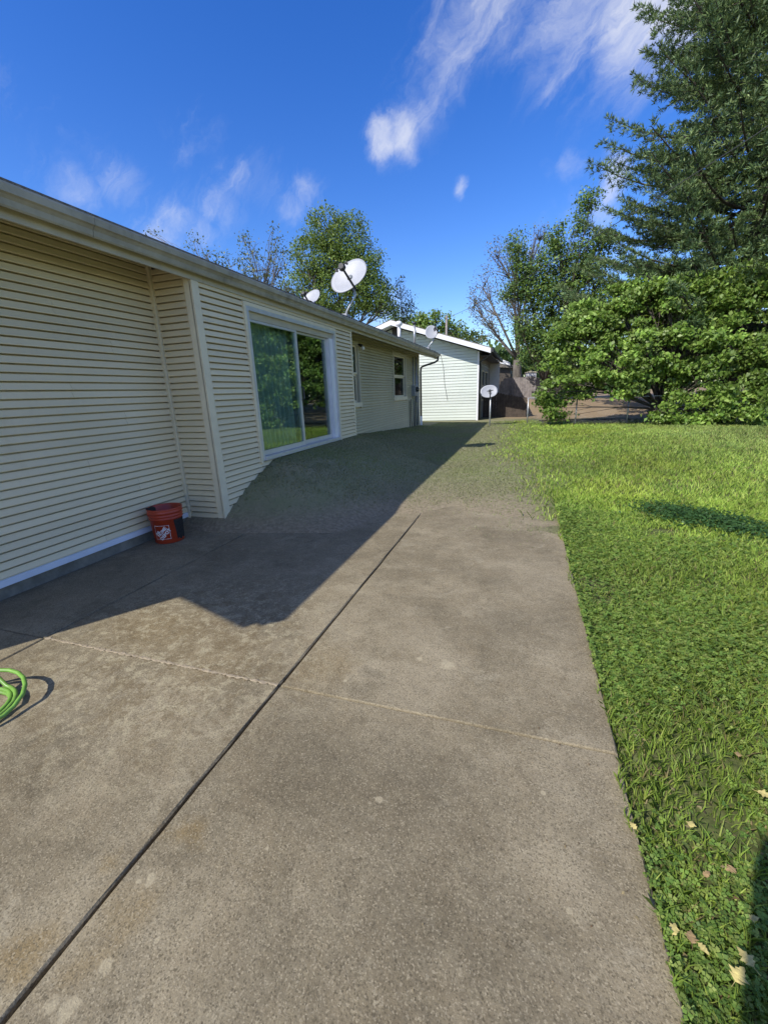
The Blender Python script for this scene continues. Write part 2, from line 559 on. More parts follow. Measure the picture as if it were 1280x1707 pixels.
M['fence_shadow'] = mat_plain('shadow_dark_wood', (.06, .045, .034), .85, var=.3, nscale=5, bumpk=.4)  # house shadow put into the wood colour
M['bark'] = mat_bark('bark_grey', (.075, .063, .052), (.17, .15, .125))
M['bark_dark'] = mat_bark('bark_dark', (.035, .028, .022), (.09, .075, .06))
M['leaf'] = mat_leaf('leaf')
M['needle'] = mat_leaf('needle', .5, .18, .3)
M['blade'] = mat_leaf('grass_blade', .5, .38, .3)
M['bucket'] = mat_plain('orange_plastic', (.43, .048, .018), .38, var=.08, nscale=9, dirt=(.30, .05, .025), dirtk=.5)
M['logo'] = mat_plain('white_print', (.72, .66, .66), .45, var=.05)
M['debris'] = mat_plain('dark_debris', (.018, .015, .014), .9, var=.4, nscale=40, bumpk=.6)
M['hose'] = mat_plain('green_hose', (.16, .33, .05), .42, var=.12, nscale=15, dirt=(.14, .16, .06), dirtk=.6)
M['wire'] = mat_plain('wire', (.05, .05, .05), .6)
M['leaf_dry'] = mat_plain('dry_leaf', (.46, .38, .13), .7, var=.3, nscale=40)
M['leaf_tan'] = mat_plain('tan_leaf', (.30, .20, .085), .75, var=.3, nscale=40)

# ------------------------------------------------------------------ ground
X_A, X_C = -3.93, -3.40            # house wall planes
SLAB_X = (-3.93, -2.98, -1.18, 0.45)
JOINT_Y = 1.637


def sstep(a, b, x):
    t = np.clip((x - a) / (b - a), 0, 1)
    return t * t * (3 - 2 * t)


_ph = RNG.uniform(0, 6.28, (40, 2))
_dirs = RNG.normal(size=(40, 2)); _dirs /= np.linalg.norm(_dirs, axis=1)[:, None]


def wavy(x, y, f, k0=0, n=8):
    """cheap smooth noise in [-1, 1]"""
    s = 0
    for k in range(n):
        d = _dirs[(k0 + k) % 40]
        s = s + np.sin(f * (1 + .23 * k) * (d[0] * x + d[1] * y) + _ph[(k0 + k) % 40, 0] + 1.3 * np.sin(f * .5 * (d[1] * x - d[0] * y) + _ph[(k0 + k) % 40, 1]))
    return s / n * 1.6


def ground_z(x, y):
    x = np.asarray(x, float); y = np.asarray(y, float)
    a = np.interp(y, [3.55, 4.05, 4.7, 5.2, 8.4, 9.8, 13, 16.5, 18.2], [0, .16, .48, .62, .62, .50, .34, .18, 0])
    xw = np.where(y < 8.44, X_C, X_A)
    s = np.clip((x - xw) / (2.0 - .3 * sstep(9, 16, y)), 0, 1)
    bank = a * (1 - s * s * (3 - 2 * s))
    bank = np.where(x < xw - .02, a, bank)
    base = -.035 + .018 * wavy(x, y, .9, 3) * sstep(.45, 1.2, x)
    end = 4.95 + .55 * wavy(x, y, 1.7, 11) + .35 * wavy(x, y, 5.3, 20) + .2 * wavy(x, y, 14, 25)
    over = .062 * sstep(end - .8, end + .8, y) * (1 - sstep(.35, .8, x))
    far = .72 * sstep(23, 30, y) * sstep(-2.2, -1.2, x)
    edge = np.where((x < .46) & (y < 4.0) & (x > X_A - .5), -.05, 0)
    return base + bank + over + far + edge + .004 * wavy(x, y, 9, 5) * (y > 4)


xs = np.concatenate([np.linspace(-400, -16, 14), np.arange(-14, -4.2, .7), np.arange(-4.1, 10.5, .14), np.arange(11, 40, 2.0), np.linspace(45, 400, 12)])
ys = np.concatenate([np.linspace(-60, -6, 8), np.arange(-5, .2, .6), np.arange(.3, 22, .14), np.arange(22.5, 45, 1.0), np.linspace(48, 900, 16)])
gx, gy = np.meshgrid(xs, ys, indexing='ij')
gz = ground_z(gx, gy)
nx, ny = gx.shape
gv = np.stack([gx.ravel(), gy.ravel(), gz.ravel()], 1)
ii = (np.arange(nx - 1)[:, None] * ny + np.arange(ny - 1)[None, :]).ravel()
gf = np.stack([ii, ii + ny, ii + ny + 1, ii + 1], 1).ravel()


def worn_mask(x, y):
    """1 on the trodden thin strip beside the house, 0 on the lawn"""
    e = .38 + .22 * wavy(x, y, .8, 1) + .12 * wavy(x, y, 3.1, 7) - .2 * sstep(6, 17, y)
    wd = .35 + 1.1 * sstep(5, 10, y)
    return 1 - sstep(e - wd, e + wd, x)


def dirt_mask(x, y):
    return sstep(21.8, 23.4, y + .4 * wavy(x, y, 1.3, 9)) * sstep(-1.6, -.6, x)


gc = np.zeros((len(gv), 3), np.float32)
wm = worn_mask(gv[:, 0], gv[:, 1])
gc[:, 0] = wm
gc[:, 2] = (1 - sstep(4.8, 7.5, gv[:, 1])) * wm * (1 - sstep(.03, .25, gv[:, 2]))
gc[:, 1] = dirt_mask(gv[:, 0], gv[:, 1]) * (gv[:, 1] < 60)


def mat_ground():
    m, nd, lk, b = newmat('ground')
    p = worldpos(nd)
    at = nd.new('ShaderNodeAttribute'); at.attribute_name = 'Col'
    sep = nd.new('ShaderNodeSeparateColor'); lk.new(at.outputs['Color'], sep.inputs[0])
    fine = ramp(nd, lk, noise(nd, lk, 22, 8, .75, p), .32, .68)
    mid = ramp(nd, lk, noise(nd, lk, 2.2, 8, .7, p), .35, .65)
    lawn = mixc(nd, lk, fine, (.05, .058, .021), (.12, .14, .043))
    lawn = mixc(nd, lk, ramp(nd, lk, noise(nd, lk, 5, 8, .7, p), .55, .72, 0, .7), lawn, (.13, .10, .06))
    wc = mixc(nd, lk, fine, (.20, .185, .11), (.27, .25, .15))
    wc = mixc(nd, lk, ramp(nd, lk, noise(nd, lk, 2.2, 8, .7, p), .35, .65, 0, .7), wc, (.185, .195, .095))
    dc = mixc(nd, lk, fine, (.23, .165, .10), (.36, .27, .17))
    wc = mixc(nd, lk, sep.outputs[2], wc, mixc(nd, lk, fine, (.175, .142, .092), (.30, .245, .165)))
    c = mixc(nd, lk, sep.outputs[0], lawn, wc)
    c = mixc(nd, lk, sep.outputs[1], c, dc)
    lk.new(c, b.inputs['Base Color'])
    b.inputs['Roughness'].default_value = .95
    b.inputs['Specular IOR Level'].default_value = .15
    bump(nd, lk, b, noise(nd, lk, 30, 8, .75, p), .2, .015)
    return m


M['ground'] = mat_ground()
ground = link_mesh('ground', np_mesh('ground', gv, gf, np.full(len(gf) // 4, 4), M['ground'], gc, True), None)
tag(ground, 'lawn and worn soil yard around the houses', None, None, 'structure')

# ------------------------------------------------------------------ patio slabs
patio = thing('patio', (-1.7, 1.6, -.1), 'grey concrete patio of jointed slabs beside the house', None)
patio['kind'] = 'structure'


def slab(x0, x1, y0, y1, tilt=0.0):
    """one poured slab with eased, slightly chipped edges"""
    nxs, nys = 14, 26
    mb = MB()
    xv = [x0, x0 + .006] + list(np.linspace(x0 + .05, x1 - .05, nxs)) + [x1 - .006, x1]
    yv = [y0, y0 + .006] + list(np.linspace(y0 + .05, y1 - .05, nys)) + [y1 - .006, y1]
    grid = []
    for i, x in enumerate(xv):
        row = []
        for j, y in enumerate(yv):
            ed = i in (0, len(xv) - 1) or j in (0, len(yv) - 1)
            jx = random.uniform(-.003, .003) if i in (0, 1, len(xv) - 2, len(xv) - 1) else 0
            z = (-.007 if ed else 0) + tilt * (x - x0)
            row.append(len(mb.v)); mb.v.append((x + jx, y, z))
        grid.append(row)
    for i in range(len(xv) - 1):
        for j in range(len(yv) - 1):
            mb.f.append((grid[i][j], grid[i + 1][j], grid[i + 1][j + 1], grid[i][j + 1]))
    rim = [grid[i][0] for i in range(len(xv))] + [grid[-1][j] for j in range(1, len(yv))] + [grid[i][-1] for i in range(len(xv) - 2, -1, -1)] + [grid[0][j] for j in range(len(yv) - 2, 0, -1)]
    low = []
    for k in rim:
        x, y, z = mb.v[k]
        low.append(len(mb.v)); mb.v.append((x, y, -.11))
    for k in range(len(rim)):
        k2 = (k + 1) % len(rim)
        mb.f.append((rim[k2], rim[k], low[k], low[k2]))
    mb.f.append(tuple(low[::-1]))
    return mb.build('slab', M['concrete'], patio)


g_ = .007
for c in range(3):
    x0 = SLAB_X[c] + (g_ if c else .002)
    x1 = SLAB_X[c + 1] - (g_ if c < 2 else 0)
    slab(x0, x1, -2.2, JOINT_Y - .003)
    slab(x0, x1, JOINT_Y + .003, 6.4)
# lumpy mortar smeared along the cross joint
mb = MB()
rows = []
for i in range(0, 150):
    x = -2.97 + (1.78) * i / 149
    w = .004 + .008 * abs(math.sin(i * .7) * math.sin(i * .23 + 1)) + random.uniform(0, .004)
    hgt = .002 + random.uniform(0, .004)
    rows.append([(x, JOINT_Y - w + random.uniform(-.004, .004), .0012), (x, JOINT_Y - w * .5, hgt), (x, JOINT_Y + w * .5, hgt * random.uniform(.5, 1.2)), (x, JOINT_Y + w + random.uniform(-.004, .004), .0012)])
for r in rows:
    mb.v += r
for i in range(len(rows) - 1):
    for k in range(3):
        a = i * 4 + k
        mb.f.append((a, a + 1, a + 5, a + 4)[::-1])
mb.build('mortar_joint', M['mortar'], patio)

# ------------------------------------------------------------------ house
HOUSE_Y0, HOUSE_Y1 = 0.30, 16.55
EAVE_Y0, EAVE_Y1 = -.38, 17.45
SOFFIT_Z, GUT_TOP, FASCIA_Z = 2.99, 2.90, 2.712
house = thing('ranch_house', (-8, 8.4, 0), 'long beige ranch house with lap siding, gutter and sliding glass door', 'house')
EXPO = .0695
_board_cache = {}


def board_mesh(L, h, key, axis, out):
    k = (round(L, 3), round(h, 4), key, axis, out)
    if k in _board_cache:
        return _board_cache[k]
    g = min(.0135, h * .2)
    prof = [(0, 0), (.0245, 0), (.026, .003), (.026, .007), (.009, h - g), (0, h - g)]
    mb = MB()
    if axis == 'y':
        pts = [(out * o, 0, z) for o, z in prof]; ext = (0, L, 0)
        if out > 0: pts = pts
    else:
        pts = [(0, out * o, z) for o, z in prof]; ext = (L, 0, 0)
    mb.prism(pts, ext)
    me = mb.mesh('siding_board')
    bm = bmesh.new(); bm.from_mesh(me); bmesh.ops.recalc_face_normals(bm, faces=bm.faces); bm.to_mesh(me); bm.free()
    _board_cache[k] = me
    return me


def siding(wall, axis, plane, out, p0, p1, z0, z1, mat, expo=EXPO, holes=(), top=None, seams=None):
    """lap boards on a wall; axis is the direction the boards run, holes are (a0, a1, z0, z1)"""
    n = int(math.ceil((z1 - z0) / expo - 1e-6))
    for i in range(n):
        za = z0 + i * expo
        h = min(expo, z1 - za)
        if h < .012:
            continue
        a0, a1 = p0, p1
        if top:
            a0, a1 = top(za, h)
            if a1 - a0 < .1: continue
        segs = [(a0, a1)]
        for (h0, h1, hz0, hz1) in holes:
            if za + h * .6 > hz0 and za + h * .4 < hz1:
                ns = []
                for (s0, s1) in segs:
                    if h1 <= s0 or h0 >= s1: ns.append((s0, s1)); continue
                    if h0 > s0: ns.append((s0, h0))
                    if h1 < s1: ns.append((h1, s1))
                segs = ns
        if seams:
            sm = seams[i % len(seams)]
            segs = [p for (s0, s1) in segs for p in ([(s0, sm - .001), (sm + .001, s1)] if sm and s0 + .2 < sm < s1 - .2 else [(s0, s1)])]
        for (s0, s1) in segs:
            if s1 - s0 < .02: continue
            me = board_mesh(s1 - s0, h, mat.name, axis, out)
            loc = (plane, s0, za) if axis == 'y' else (s0, plane, za)
            link_mesh('siding_board', me, mat, wall, loc)


DOOR = (4.93, 7.60, .66, 2.615)
WIN = (13.12, 14.55, 1.36, 2.67)
WIN2 = (8.75, 10.12, 1.30, 2.66)
B_Y = 4.05
T_ = .12
# wall cores (behind the boards), butted at the corners
CAV = .035
wallA = MB().box((X_A - T_, HOUSE_Y0, .17), (X_A - CAV, B_Y - .0, SOFFIT_Z)).build('wall', M['siding'], house)
wallB = MB().box((X_A - T_, B_Y + CAV, .0), (X_C - T_, B_Y + T_, 2.88)).build('wall', M['siding'], house)
mb = MB()
mb.box((X_C - T_, B_Y, -.05), (X_C - CAV, DOOR[0], 2.86)).box((X_C - T_, DOOR[1], -.05), (X_C - CAV, 8.44, 2.86))
mb.box((X_C - T_, DOOR[0], DOOR[3]), (X_C - CAV, DOOR[1], 2.86)).box((X_C - T_, DOOR[0], -.05), (X_C - CAV, DOOR[1], DOOR[2]))
wallC = mb.build('wall', M['siding'], house)
wallC2 = MB().box((X_A - T_, 8.44 - T_, -.05), (X_C - T_, 8.44, 2.88)).build('wall', M['siding'], house)
mb = MB()
y = 8.44
for (h0, h1, hz0, hz1) in (WIN2, WIN):
    mb.box((X_A - T_, y, -.05), (X_A - CAV, h0, SOFFIT_Z))
    mb.box((X_A - T_, h0, -.05), (X_A - CAV, h1, hz0)).box((X_A - T_, h0, hz1), (X_A - CAV, h1, SOFFIT_Z))
    y = h1
mb.box((X_A - T_, y, -.05), (X_A - CAV, HOUSE_Y1, SOFFIT_Z))
wallD = mb.build('wall', M['siding'], house)
# the hidden far sides, gable ends included
XB, RIDGE_X, RIDGE_Z = -12.4, -8.15, 4.33
SL = (RIDGE_Z - GUT_TOP) / (RIDGE_X + 3.3)
mb = MB()
mb.box((XB - T_, HOUSE_Y0, 0), (XB, HOUSE_Y1, 2.75))
for yy in (HOUSE_Y0, HOUSE_Y1 - T_):
    mb.prism([(XB, yy, 0), (X_A - T_, yy, 0), (X_A - T_, yy, 2.74), (RIDGE_X, yy, RIDGE_Z - .16), (XB, yy, 2.74)], (0, T_, 0))
mb.build('wall', M['siding'], house)
siding(wallA, 'y', X_A, 1, HOUSE_Y0 + .06, B_Y - .05, .17, 2.965, M['siding'], seams=[2.9, 2.9, None, None, 1.7, 1.7, 3.4, 3.4, None, None])
siding(wallB, 'x', B_Y, -1, X_A + .05, X_C - .075, .03, 2.87, M['siding'])
siding(wallC, 'y', X_C, 1, B_Y + .075, 8.44 - .05, .10, 2.76, M['siding'], holes=[(DOOR[0] - .045, DOOR[1] + .045, DOOR[2] - .03, DOOR[3] + .045)])
siding(wallD, 'y', X_A, 1, 8.47, HOUSE_Y1 - .06, .12, 2.965, M['siding_eave_shade'], holes=[(WIN2[0] - .07, WIN2[1] + .07, WIN2[2] - .11, WIN2[3] + .05), (WIN[0] - .07, WIN[1] + .07, WIN[2] - .11, WIN[3] + .05)])
MB().box((X_A + .0005, B_Y - .046, .03), (X_A + .046, B_Y - .0005, SOFFIT_Z)).build('corner_trim', M['trim'], house)
mb = MB().box((X_C - .072, B_Y - .031, .02), (X_C + .008, B_Y - .0005, 2.80)).box((X_C + .0005, B_Y - .031, .02), (X_C + .031, B_Y + .072, FASCIA_Z - .002))
mb.build('corner_trim', M['trim'], house)
mb = MB().box((X_C + .0005, 8.44 - .048, .2), (X_C + .031, 8.44 + .0005, FASCIA_Z - .002)).box((X_C - .05, 8.4405, .2), (X_C + .0055, 8.458, 2.8))
mb.build('corner_trim', M['trim'], house)
mb = MB().box((X_A + .0005, HOUSE_Y1 - .055, .1), (X_A + .031, HOUSE_Y1, SOFFIT_Z)).box((X_A - .05, HOUSE_Y1 + .0005, .1), (X_A + .031, HOUSE_Y1 + .018, SOFFIT_Z))
mb.build('corner_trim', M['trim'], house)
mb = MB().box((X_A + .0005, HOUSE_Y0, .17), (X_A + .031, HOUSE_Y0 + .055, SOFFIT_Z)).box((X_A - .05, HOUSE_Y0 - .018, .17), (X_A + .031, HOUSE_Y0 - .0005, SOFFIT_Z))
mb.build('corner_trim', M['trim'], house)
# foundation strip and white starter flashing below the recessed wall
MB().box((X_A - T_, HOUSE_Y0, -.1), (X_A - .004, B_Y - .002, .1695)).build('foundation', M['foundation'], house)
MB().prism([(X_A + .001, HOUSE_Y0 + .02, .108), (X_A + .022, HOUSE_Y0 + .02, .104), (X_A + .020, HOUSE_Y0 + .02, .150), (X_A + .006, HOUSE_Y0 + .02, .1685), (X_A + .001, HOUSE_Y0 + .02, .1685)], (0, B_Y - HOUSE_Y0 - .05, 0)).build('flashing', M['flashing'], house)
# soffit, fascia, roof
MB().prism([(X_A - .1, EAVE_Y0 + .03, SOFFIT_Z + .0), (X_A - .1, EAVE_Y0 + .03, SOFFIT_Z + .012), (-3.392, EAVE_Y0 + .03, 2.885), (-3.392, EAVE_Y0 + .03, 2.873)], (0, EAVE_Y1 - EAVE_Y0 - .06, 0)).build('soffit', M['soffit'], house)
seams = [EAVE_Y0, 4.21, 8.55, 12.8, EAVE_Y1]
for a, b_ in zip(seams, seams[1:]):
    MB().box((-3.39, a + .002, FASCIA_Z), (-3.368, b_ - .002, 2.895)).build('fascia_board', M['fascia'], house)
roof = MB()
th = .05
for sx in (1, -1):
    xe = -3.33 if sx > 0 else 2 * RIDGE_X + 3.33
    roof.prism([(xe, EAVE_Y0, GUT_TOP + .0), (xe, EAVE_Y0, GUT_TOP + th), (RIDGE_X, EAVE_Y0, RIDGE_Z + th), (RIDGE_X, EAVE_Y0, RIDGE_Z)], (0, EAVE_Y1 - EAVE_Y0, 0))
roof = roof.build('roof', M['shingle'], house)
for yy in (EAVE_Y0, EAVE_Y1 - .025):
    mb = MB().prism([(-3.392, yy, FASCIA_Z), (-3.392, yy, GUT_TOP - .005), (RIDGE_X, yy, RIDGE_Z - .005), (RIDGE_X, yy, RIDGE_Z - .17)], (0, .025, 0))
    mb.build('rake_board', M['fascia'], house)
# K-style gutter: profile swept along Y, in sections with small joint collars
gp = [(-3.366, 2.785), (-3.300, 2.762), (-3.292, 2.775), (-3.286, 2.812), (-3.270, 2.832), (-3.254, 2.842), (-3.250, 2.888), (-3.255, 2.901), (-3.267, 2.896), (-3.262, 2.886), (-3.265, 2.85), (-3.298, 2.83), (-3.303, 2.775), (-3.360, 2.792), (-3.360, 2.890), (-3.366, 2.890)]
gl_seams = [EAVE_Y0 + .01, 2.9, 6.9, 11.0, EAVE_Y1 + .02]
for a, b_ in zip(gl_seams, gl_seams[1:]):
    MB().prism([(x, a, z) for x, z in gp], (0, b_ - a - .004, 0)).build('gutter', M['gutter'], house)
for yy in (EAVE_Y0 + .007, EAVE_Y1 + .017):
    MB().prism([(x, yy, z) for x, z in gp[:9]] + [(-3.366, yy, 2.89)], (0, .003, 0)).build('gutter_end_cap', M['gutter'], house)
# granule clumps and moss on the gutter rim and shingle edge
mb = MB()
for k in range(260):
    yy = random.uniform(5.4, 17)
    s_ = random.uniform(.006, .018)
    x_ = random.uniform(-3.34, -3.262); z_ = 2.952 if x_ < -3.30 else 2.90
    x_ = min(x_, -3.335) if x_ < -3.30 else -3.258
    mb.box((x_ - s_ * .5, yy, z_ - .004), (x_ + s_ * .4, yy + s_ * 1.6, z_ + s_ * .5))
o = mb.build('moss', M['debris'], roof); tag(o, kind='stuff')

# ---- sliding door
door = MB()
y0, y1, z0, z1 = DOOR
fx = X_C + .042
door.box((X_C - .11, y0, z0), (fx, y0 + .045, z1)).box((X_C - .11, y1 - .05, z0), (fx, y1, z1))
door.box((X_C - .11, y0 + .045, z1 - .05), (fx, y1 - .05, z1)).box((X_C - .11, y0 + .045, z0), (fx + .02, y1 - .05, z0 + .05))
door = door.build('sliding_door', M['alu'], house)
# casing outside the frame
for (a, b_) in (((fx - .034, y0 - .045, z0 - .03), (fx - .002, y0 - .001, z1 + .045)), ((fx - .034, y1 + .001, z0 - .03), (fx - .002, y1 + .045, z1 + .045)), ((fx - .034, y0 - .001, z1 + .001), (fx - .002, y1 + .001, z1 + .045))):
    MB().box(a, b_).build('casing', M['trim'], door)
MB().box((X_C - .09, y0 + .046, z1 - .135), (X_C - .005, y1 - .051, z1 - .052)).build('head_track', M['fascia'], door)
MB().box((X_C - .10, y1 - .20, z0 + .052), (X_C + .01, y1 - .052, z1 - .137)).build('jamb', M['white'], door)
ym = 6.235


def door_panel(a, b_, x, st=.052):
    zt, zb = z1 - .138, z0 + .054
    p = MB()
    p.box((x - .035, a, zb), (x, a + st * .55, zt)).box((x - .035, b_ - st, zb), (x, b_, zt))
    p.box((x - .035, a + st * .55, zt - .03), (x, b_ - st, zt)).box((x - .035, a + st * .55, zb), (x, b_ - st, zb + .07))
    fr = p.build('door_panel', M['alu'], door)
    me = MB().box((x - .021, a + st * .55 + .0005, zb + .0705), (x - .015, b_ - st - .0005, zt - .0305)).mesh('glass_pane')
    link_mesh('glass_pane', me, M['glass'], fr) if False else None
    o = MB().box((x - .021, a + st * .55 + .0005, zb + .0705), (x - .015, b_ - st - .0005, zt - .0305)).build('glass_pane', M['glass'], door)
    return fr


door_panel(y0 + .047, ym + .02, X_C - .01)
door_panel(ym - .005, y1 - .203, X_C - .052)
MB().tube([(X_C + .004, ym + .0, 1.44), (X_C + .04, ym + .0, 1.46), (X_C + .04, ym + .0, 1.62), (X_C + .004, ym + .0, 1.64)], .013, 8).build('door_handle', M['dark'], door)
# room behind the glass: dim box so that the panes show depth
room = MB()
rx0, rx1, ry0, ry1, rz0, rz1 = -8.2, X_C - .121, y0 - .6, y1 + .5, .45, 2.68
room.v += [(rx0, ry0, rz0), (rx1, ry0, rz0), (rx1, ry1, rz0), (rx0, ry1, rz0), (rx0, ry0, rz1), (rx1, ry0, rz1), (rx1, ry1, rz1), (rx0, ry1, rz1)]
room.f += [(0, 1, 2, 3), (4, 7, 6, 5), (0, 4, 5, 1), (3, 2, 6, 7), (0, 3, 7, 4)]
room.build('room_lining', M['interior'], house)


def curtain(name, label, ya, yb, x, zb, zt, folds, amp, flare, mat):
    n = folds * 10
    v, f = [], []
    for j in range(9):
        t = j / 8
        z = zt + (zb - zt) * t
        for i in range(n + 1):
            s_ = i / n
            yy = ya + (yb - ya) * s_ + flare * t * (1 - s_)
            xx = x + amp * (.7 + .5 * t) * math.sin(s_ * folds * 2 * math.pi + .6 * math.sin(3 * s_ + t)) + .008 * math.sin(17 * s_)
            v.append((xx, yy, z))
    for j in range(8):
        for i in range(n):
            a = j * (n + 1) + i
            f.append((a, a + 1, a + n + 2, a + n + 1))
    me = bpy.data.meshes.new(name); me.from_pydata(v, [], f)
    me.polygons.foreach_set('use_smooth', [True] * len(me.polygons))
    o = link_mesh(name, me, mat)
    md = o.modifiers.new('cloth', 'SOLIDIFY'); md.thickness = .004
    return o


c1 = curtain('curtain', '', y0 + .06, ym - .02, X_C - .165, z0 + .03, z1 - .12, 9, .042, .22, M['curtain'])
tag(c1, 'dark green pleated curtain behind the left pane of the sliding door', 'curtain')
c2 = curtain('curtain', '', ym + .05, ym + .42, X_C - .25, z0 + .03, z1 - .09, 5, .04, .0, M['blind'])
tag(c2, 'narrow grey blind bunched behind the right pane of the sliding door', 'blind')


def window(y0, y1, z0, z1, xw, parent):
    w = MB()
    xo = xw + .042
    w.box((xw - .1, y0 - .07, z0 + .0), (xo, y0 + .03, z1 + .05)).box((xw - .1, y1 - .03, z0 + .0), (xo, y1 + .07, z1 + .05))
    w.box((xw - .1, y0 + .03, z1 - .04), (xo, y1 - .03, z1 + .05))
    wn_ = w.build('window', M['fascia'], parent)
    MB().box((xw - .1, y0 - .07, z0 - .11), (xo + .02, y1 + .07, z0 - .001)).build('sill', M['trim'], wn_)
    zm = (z0 + z1) / 2 - .02
    for k, (a, b_, xx, gm) in enumerate(((z0 + .001, zm, xw - .04, M['glass_dark']), (zm + .001, z1 - .041, xw - .005, M['glass_win']))):
        s = MB()
        s.box((xx - .03, y0 + .031, a), (xx, y0 + .075, b_)).box((xx - .03, y1 - .075, a), (xx, y1 - .031, b_))
        s.box((xx - .03, y0 + .075, a), (xx, y1 - .075, a + .045)).box((xx - .03, y0 + .075, b_ - .04), (xx, y1 - .075, b_))
        s.build('sash', M['trim'], wn_)
        MB().box((xx - .018, y0 + .0755, a + .0455), (xx - .013, y1 - .0755, b_ - .0405)).build('pane', gm, wn_)
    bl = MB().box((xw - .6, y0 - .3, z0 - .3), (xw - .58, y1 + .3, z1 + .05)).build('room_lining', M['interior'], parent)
    return wn_


window(*WIN, X_A, house)
window(*WIN2, X_A, house)

# floodlight under the eave
q = on_x(603, 564, X_A + .14)
fl = MB().box((X_A + .001, q.y - .05, 2.60), (X_A + .03, q.y + .05, 2.70)).tube([(X_A + .03, q.y, 2.65), (X_A + .10, q.y, 2.63), (X_A + .14, q.y, 2.60)], [.02, .03, .045], 10).build('flood_light', M['dark'], house, True)
mb = MB(); mb.lathe([(.0, -.07), (.03, -.06), (.048, -.03), (.05, 0), (.03, .03), (.0, .035)], (X_A + .15, q.y, 2.575), 16)
mb.build('bulb', M['bulb'], fl, True)
# meter, conduits, service boxes near the far corner
mb = MB()
for yy, r_, za, zb in ((15.55, .022, .2, 2.7), (16.0, .03, .25, 2.72), (16.25, .018, .25, 2.1)):
    MB().tube([(X_A + .045, yy, za), (X_A + .045, yy, zb)], r_, 10).build('conduit', M['galv'], house, True)
MB().box((X_A + .014, 15.35, 1.35), (X_A + .15, 15.75, 1.72)).build('meter_box', M['greybox'], house, bevel=.008)
mb = MB(); mb.lathe([(0, 0), (.085, 0), (.085, .06), (.06, .11), (0, .12)], (0, 0, 0), 20)
mb.v = [(X_A + .15 + z, 15.55 + x, 1.58 + y) for x, y, z in mb.v]
mb.build('electric_meter', M['glass_dark'], house, True)
MB().box((X_A + .014, 15.9, 1.12), (X_A + .11, 16.12, 1.5)).build('breaker_box', M['greybox'], house, bevel=.008)
MB().tube([(X_A + .03, 15.0, 1.2), (X_A + .03, 15.0, .35), (X_A + .06, 15.0, .25)], .012, 6).build('cable', M['dark'], house)
MB().tube([(X_A + .03, 15.2, 1.25), (X_A + .03, 15.22, .5), (X_A + .06, 15.25, .22)], .012, 6).build('cable', M['dark'], house)
MB().tube([(X_A + .03, 15.75, 1.3), (X_A + .03, 15.78, .8), (X_A + .04, 15.72, .24)], .014, 6).build('cable', M['dark'], house)
# downspout with S-bend
ds = MB().tube([(-3.31, 17.25, 2.78), (-3.31, 17.24, 2.66), (-3.40, 17.12, 2.58), (-3.80, 16.78, 2.44), (-3.87, 16.72, 2.38), (-3.88, 16.70, 2.2), (-3.88, 16.70, .55)], .038, 10).build('downspout', M['brown'], house, True)
MB().tube([(-3.88, 16.70, .56), (-3.88, 16.70, .16), (-3.80, 16.66, .08)], .042, 10).build('downspout_boot', M['white'], ds, True)
# roof vents
q = on_x(691, 569, -3.55)
vp_ = MB().tube([(q.x, q.y, 2.93), (q.x, q.y, on_y(692, 541, q.y).z)], .035, 10).tube([(q.x, q.y, on_y(692, 552, q.y).z), (q.x + .06, q.y, on_y(692, 552, q.y).z + .01)], .025, 8)
vp_.build('vent_pipe', M['galv'], roof, True)
zt_ = on_y(692, 541, q.y).z
mb = MB(); mb.lathe([(0, .07), (.07, .05), (.08, 0), (.05, -.02), (0, -.02)], (q.x, q.y, zt_ + .03), 14)
mb.build('vent_cap', M['dark'], roof, True)
q = on_x(665, 541, -4.3)
mb = MB(); zr_ = GUT_TOP + (q.x + 3.3) * SL
mb.lathe([(.06, -.1), (.06, .0), (.11, .02), (.12, .09), (.07, .15), (0, .17)], (q.x, q.y, q.z - .04), 14)
mb.tube([(q.x, q.y, zr_), (q.x, q.y, q.z - .1)], .06, 10)
mb.build('roof_vent', M['white'], roof, True)


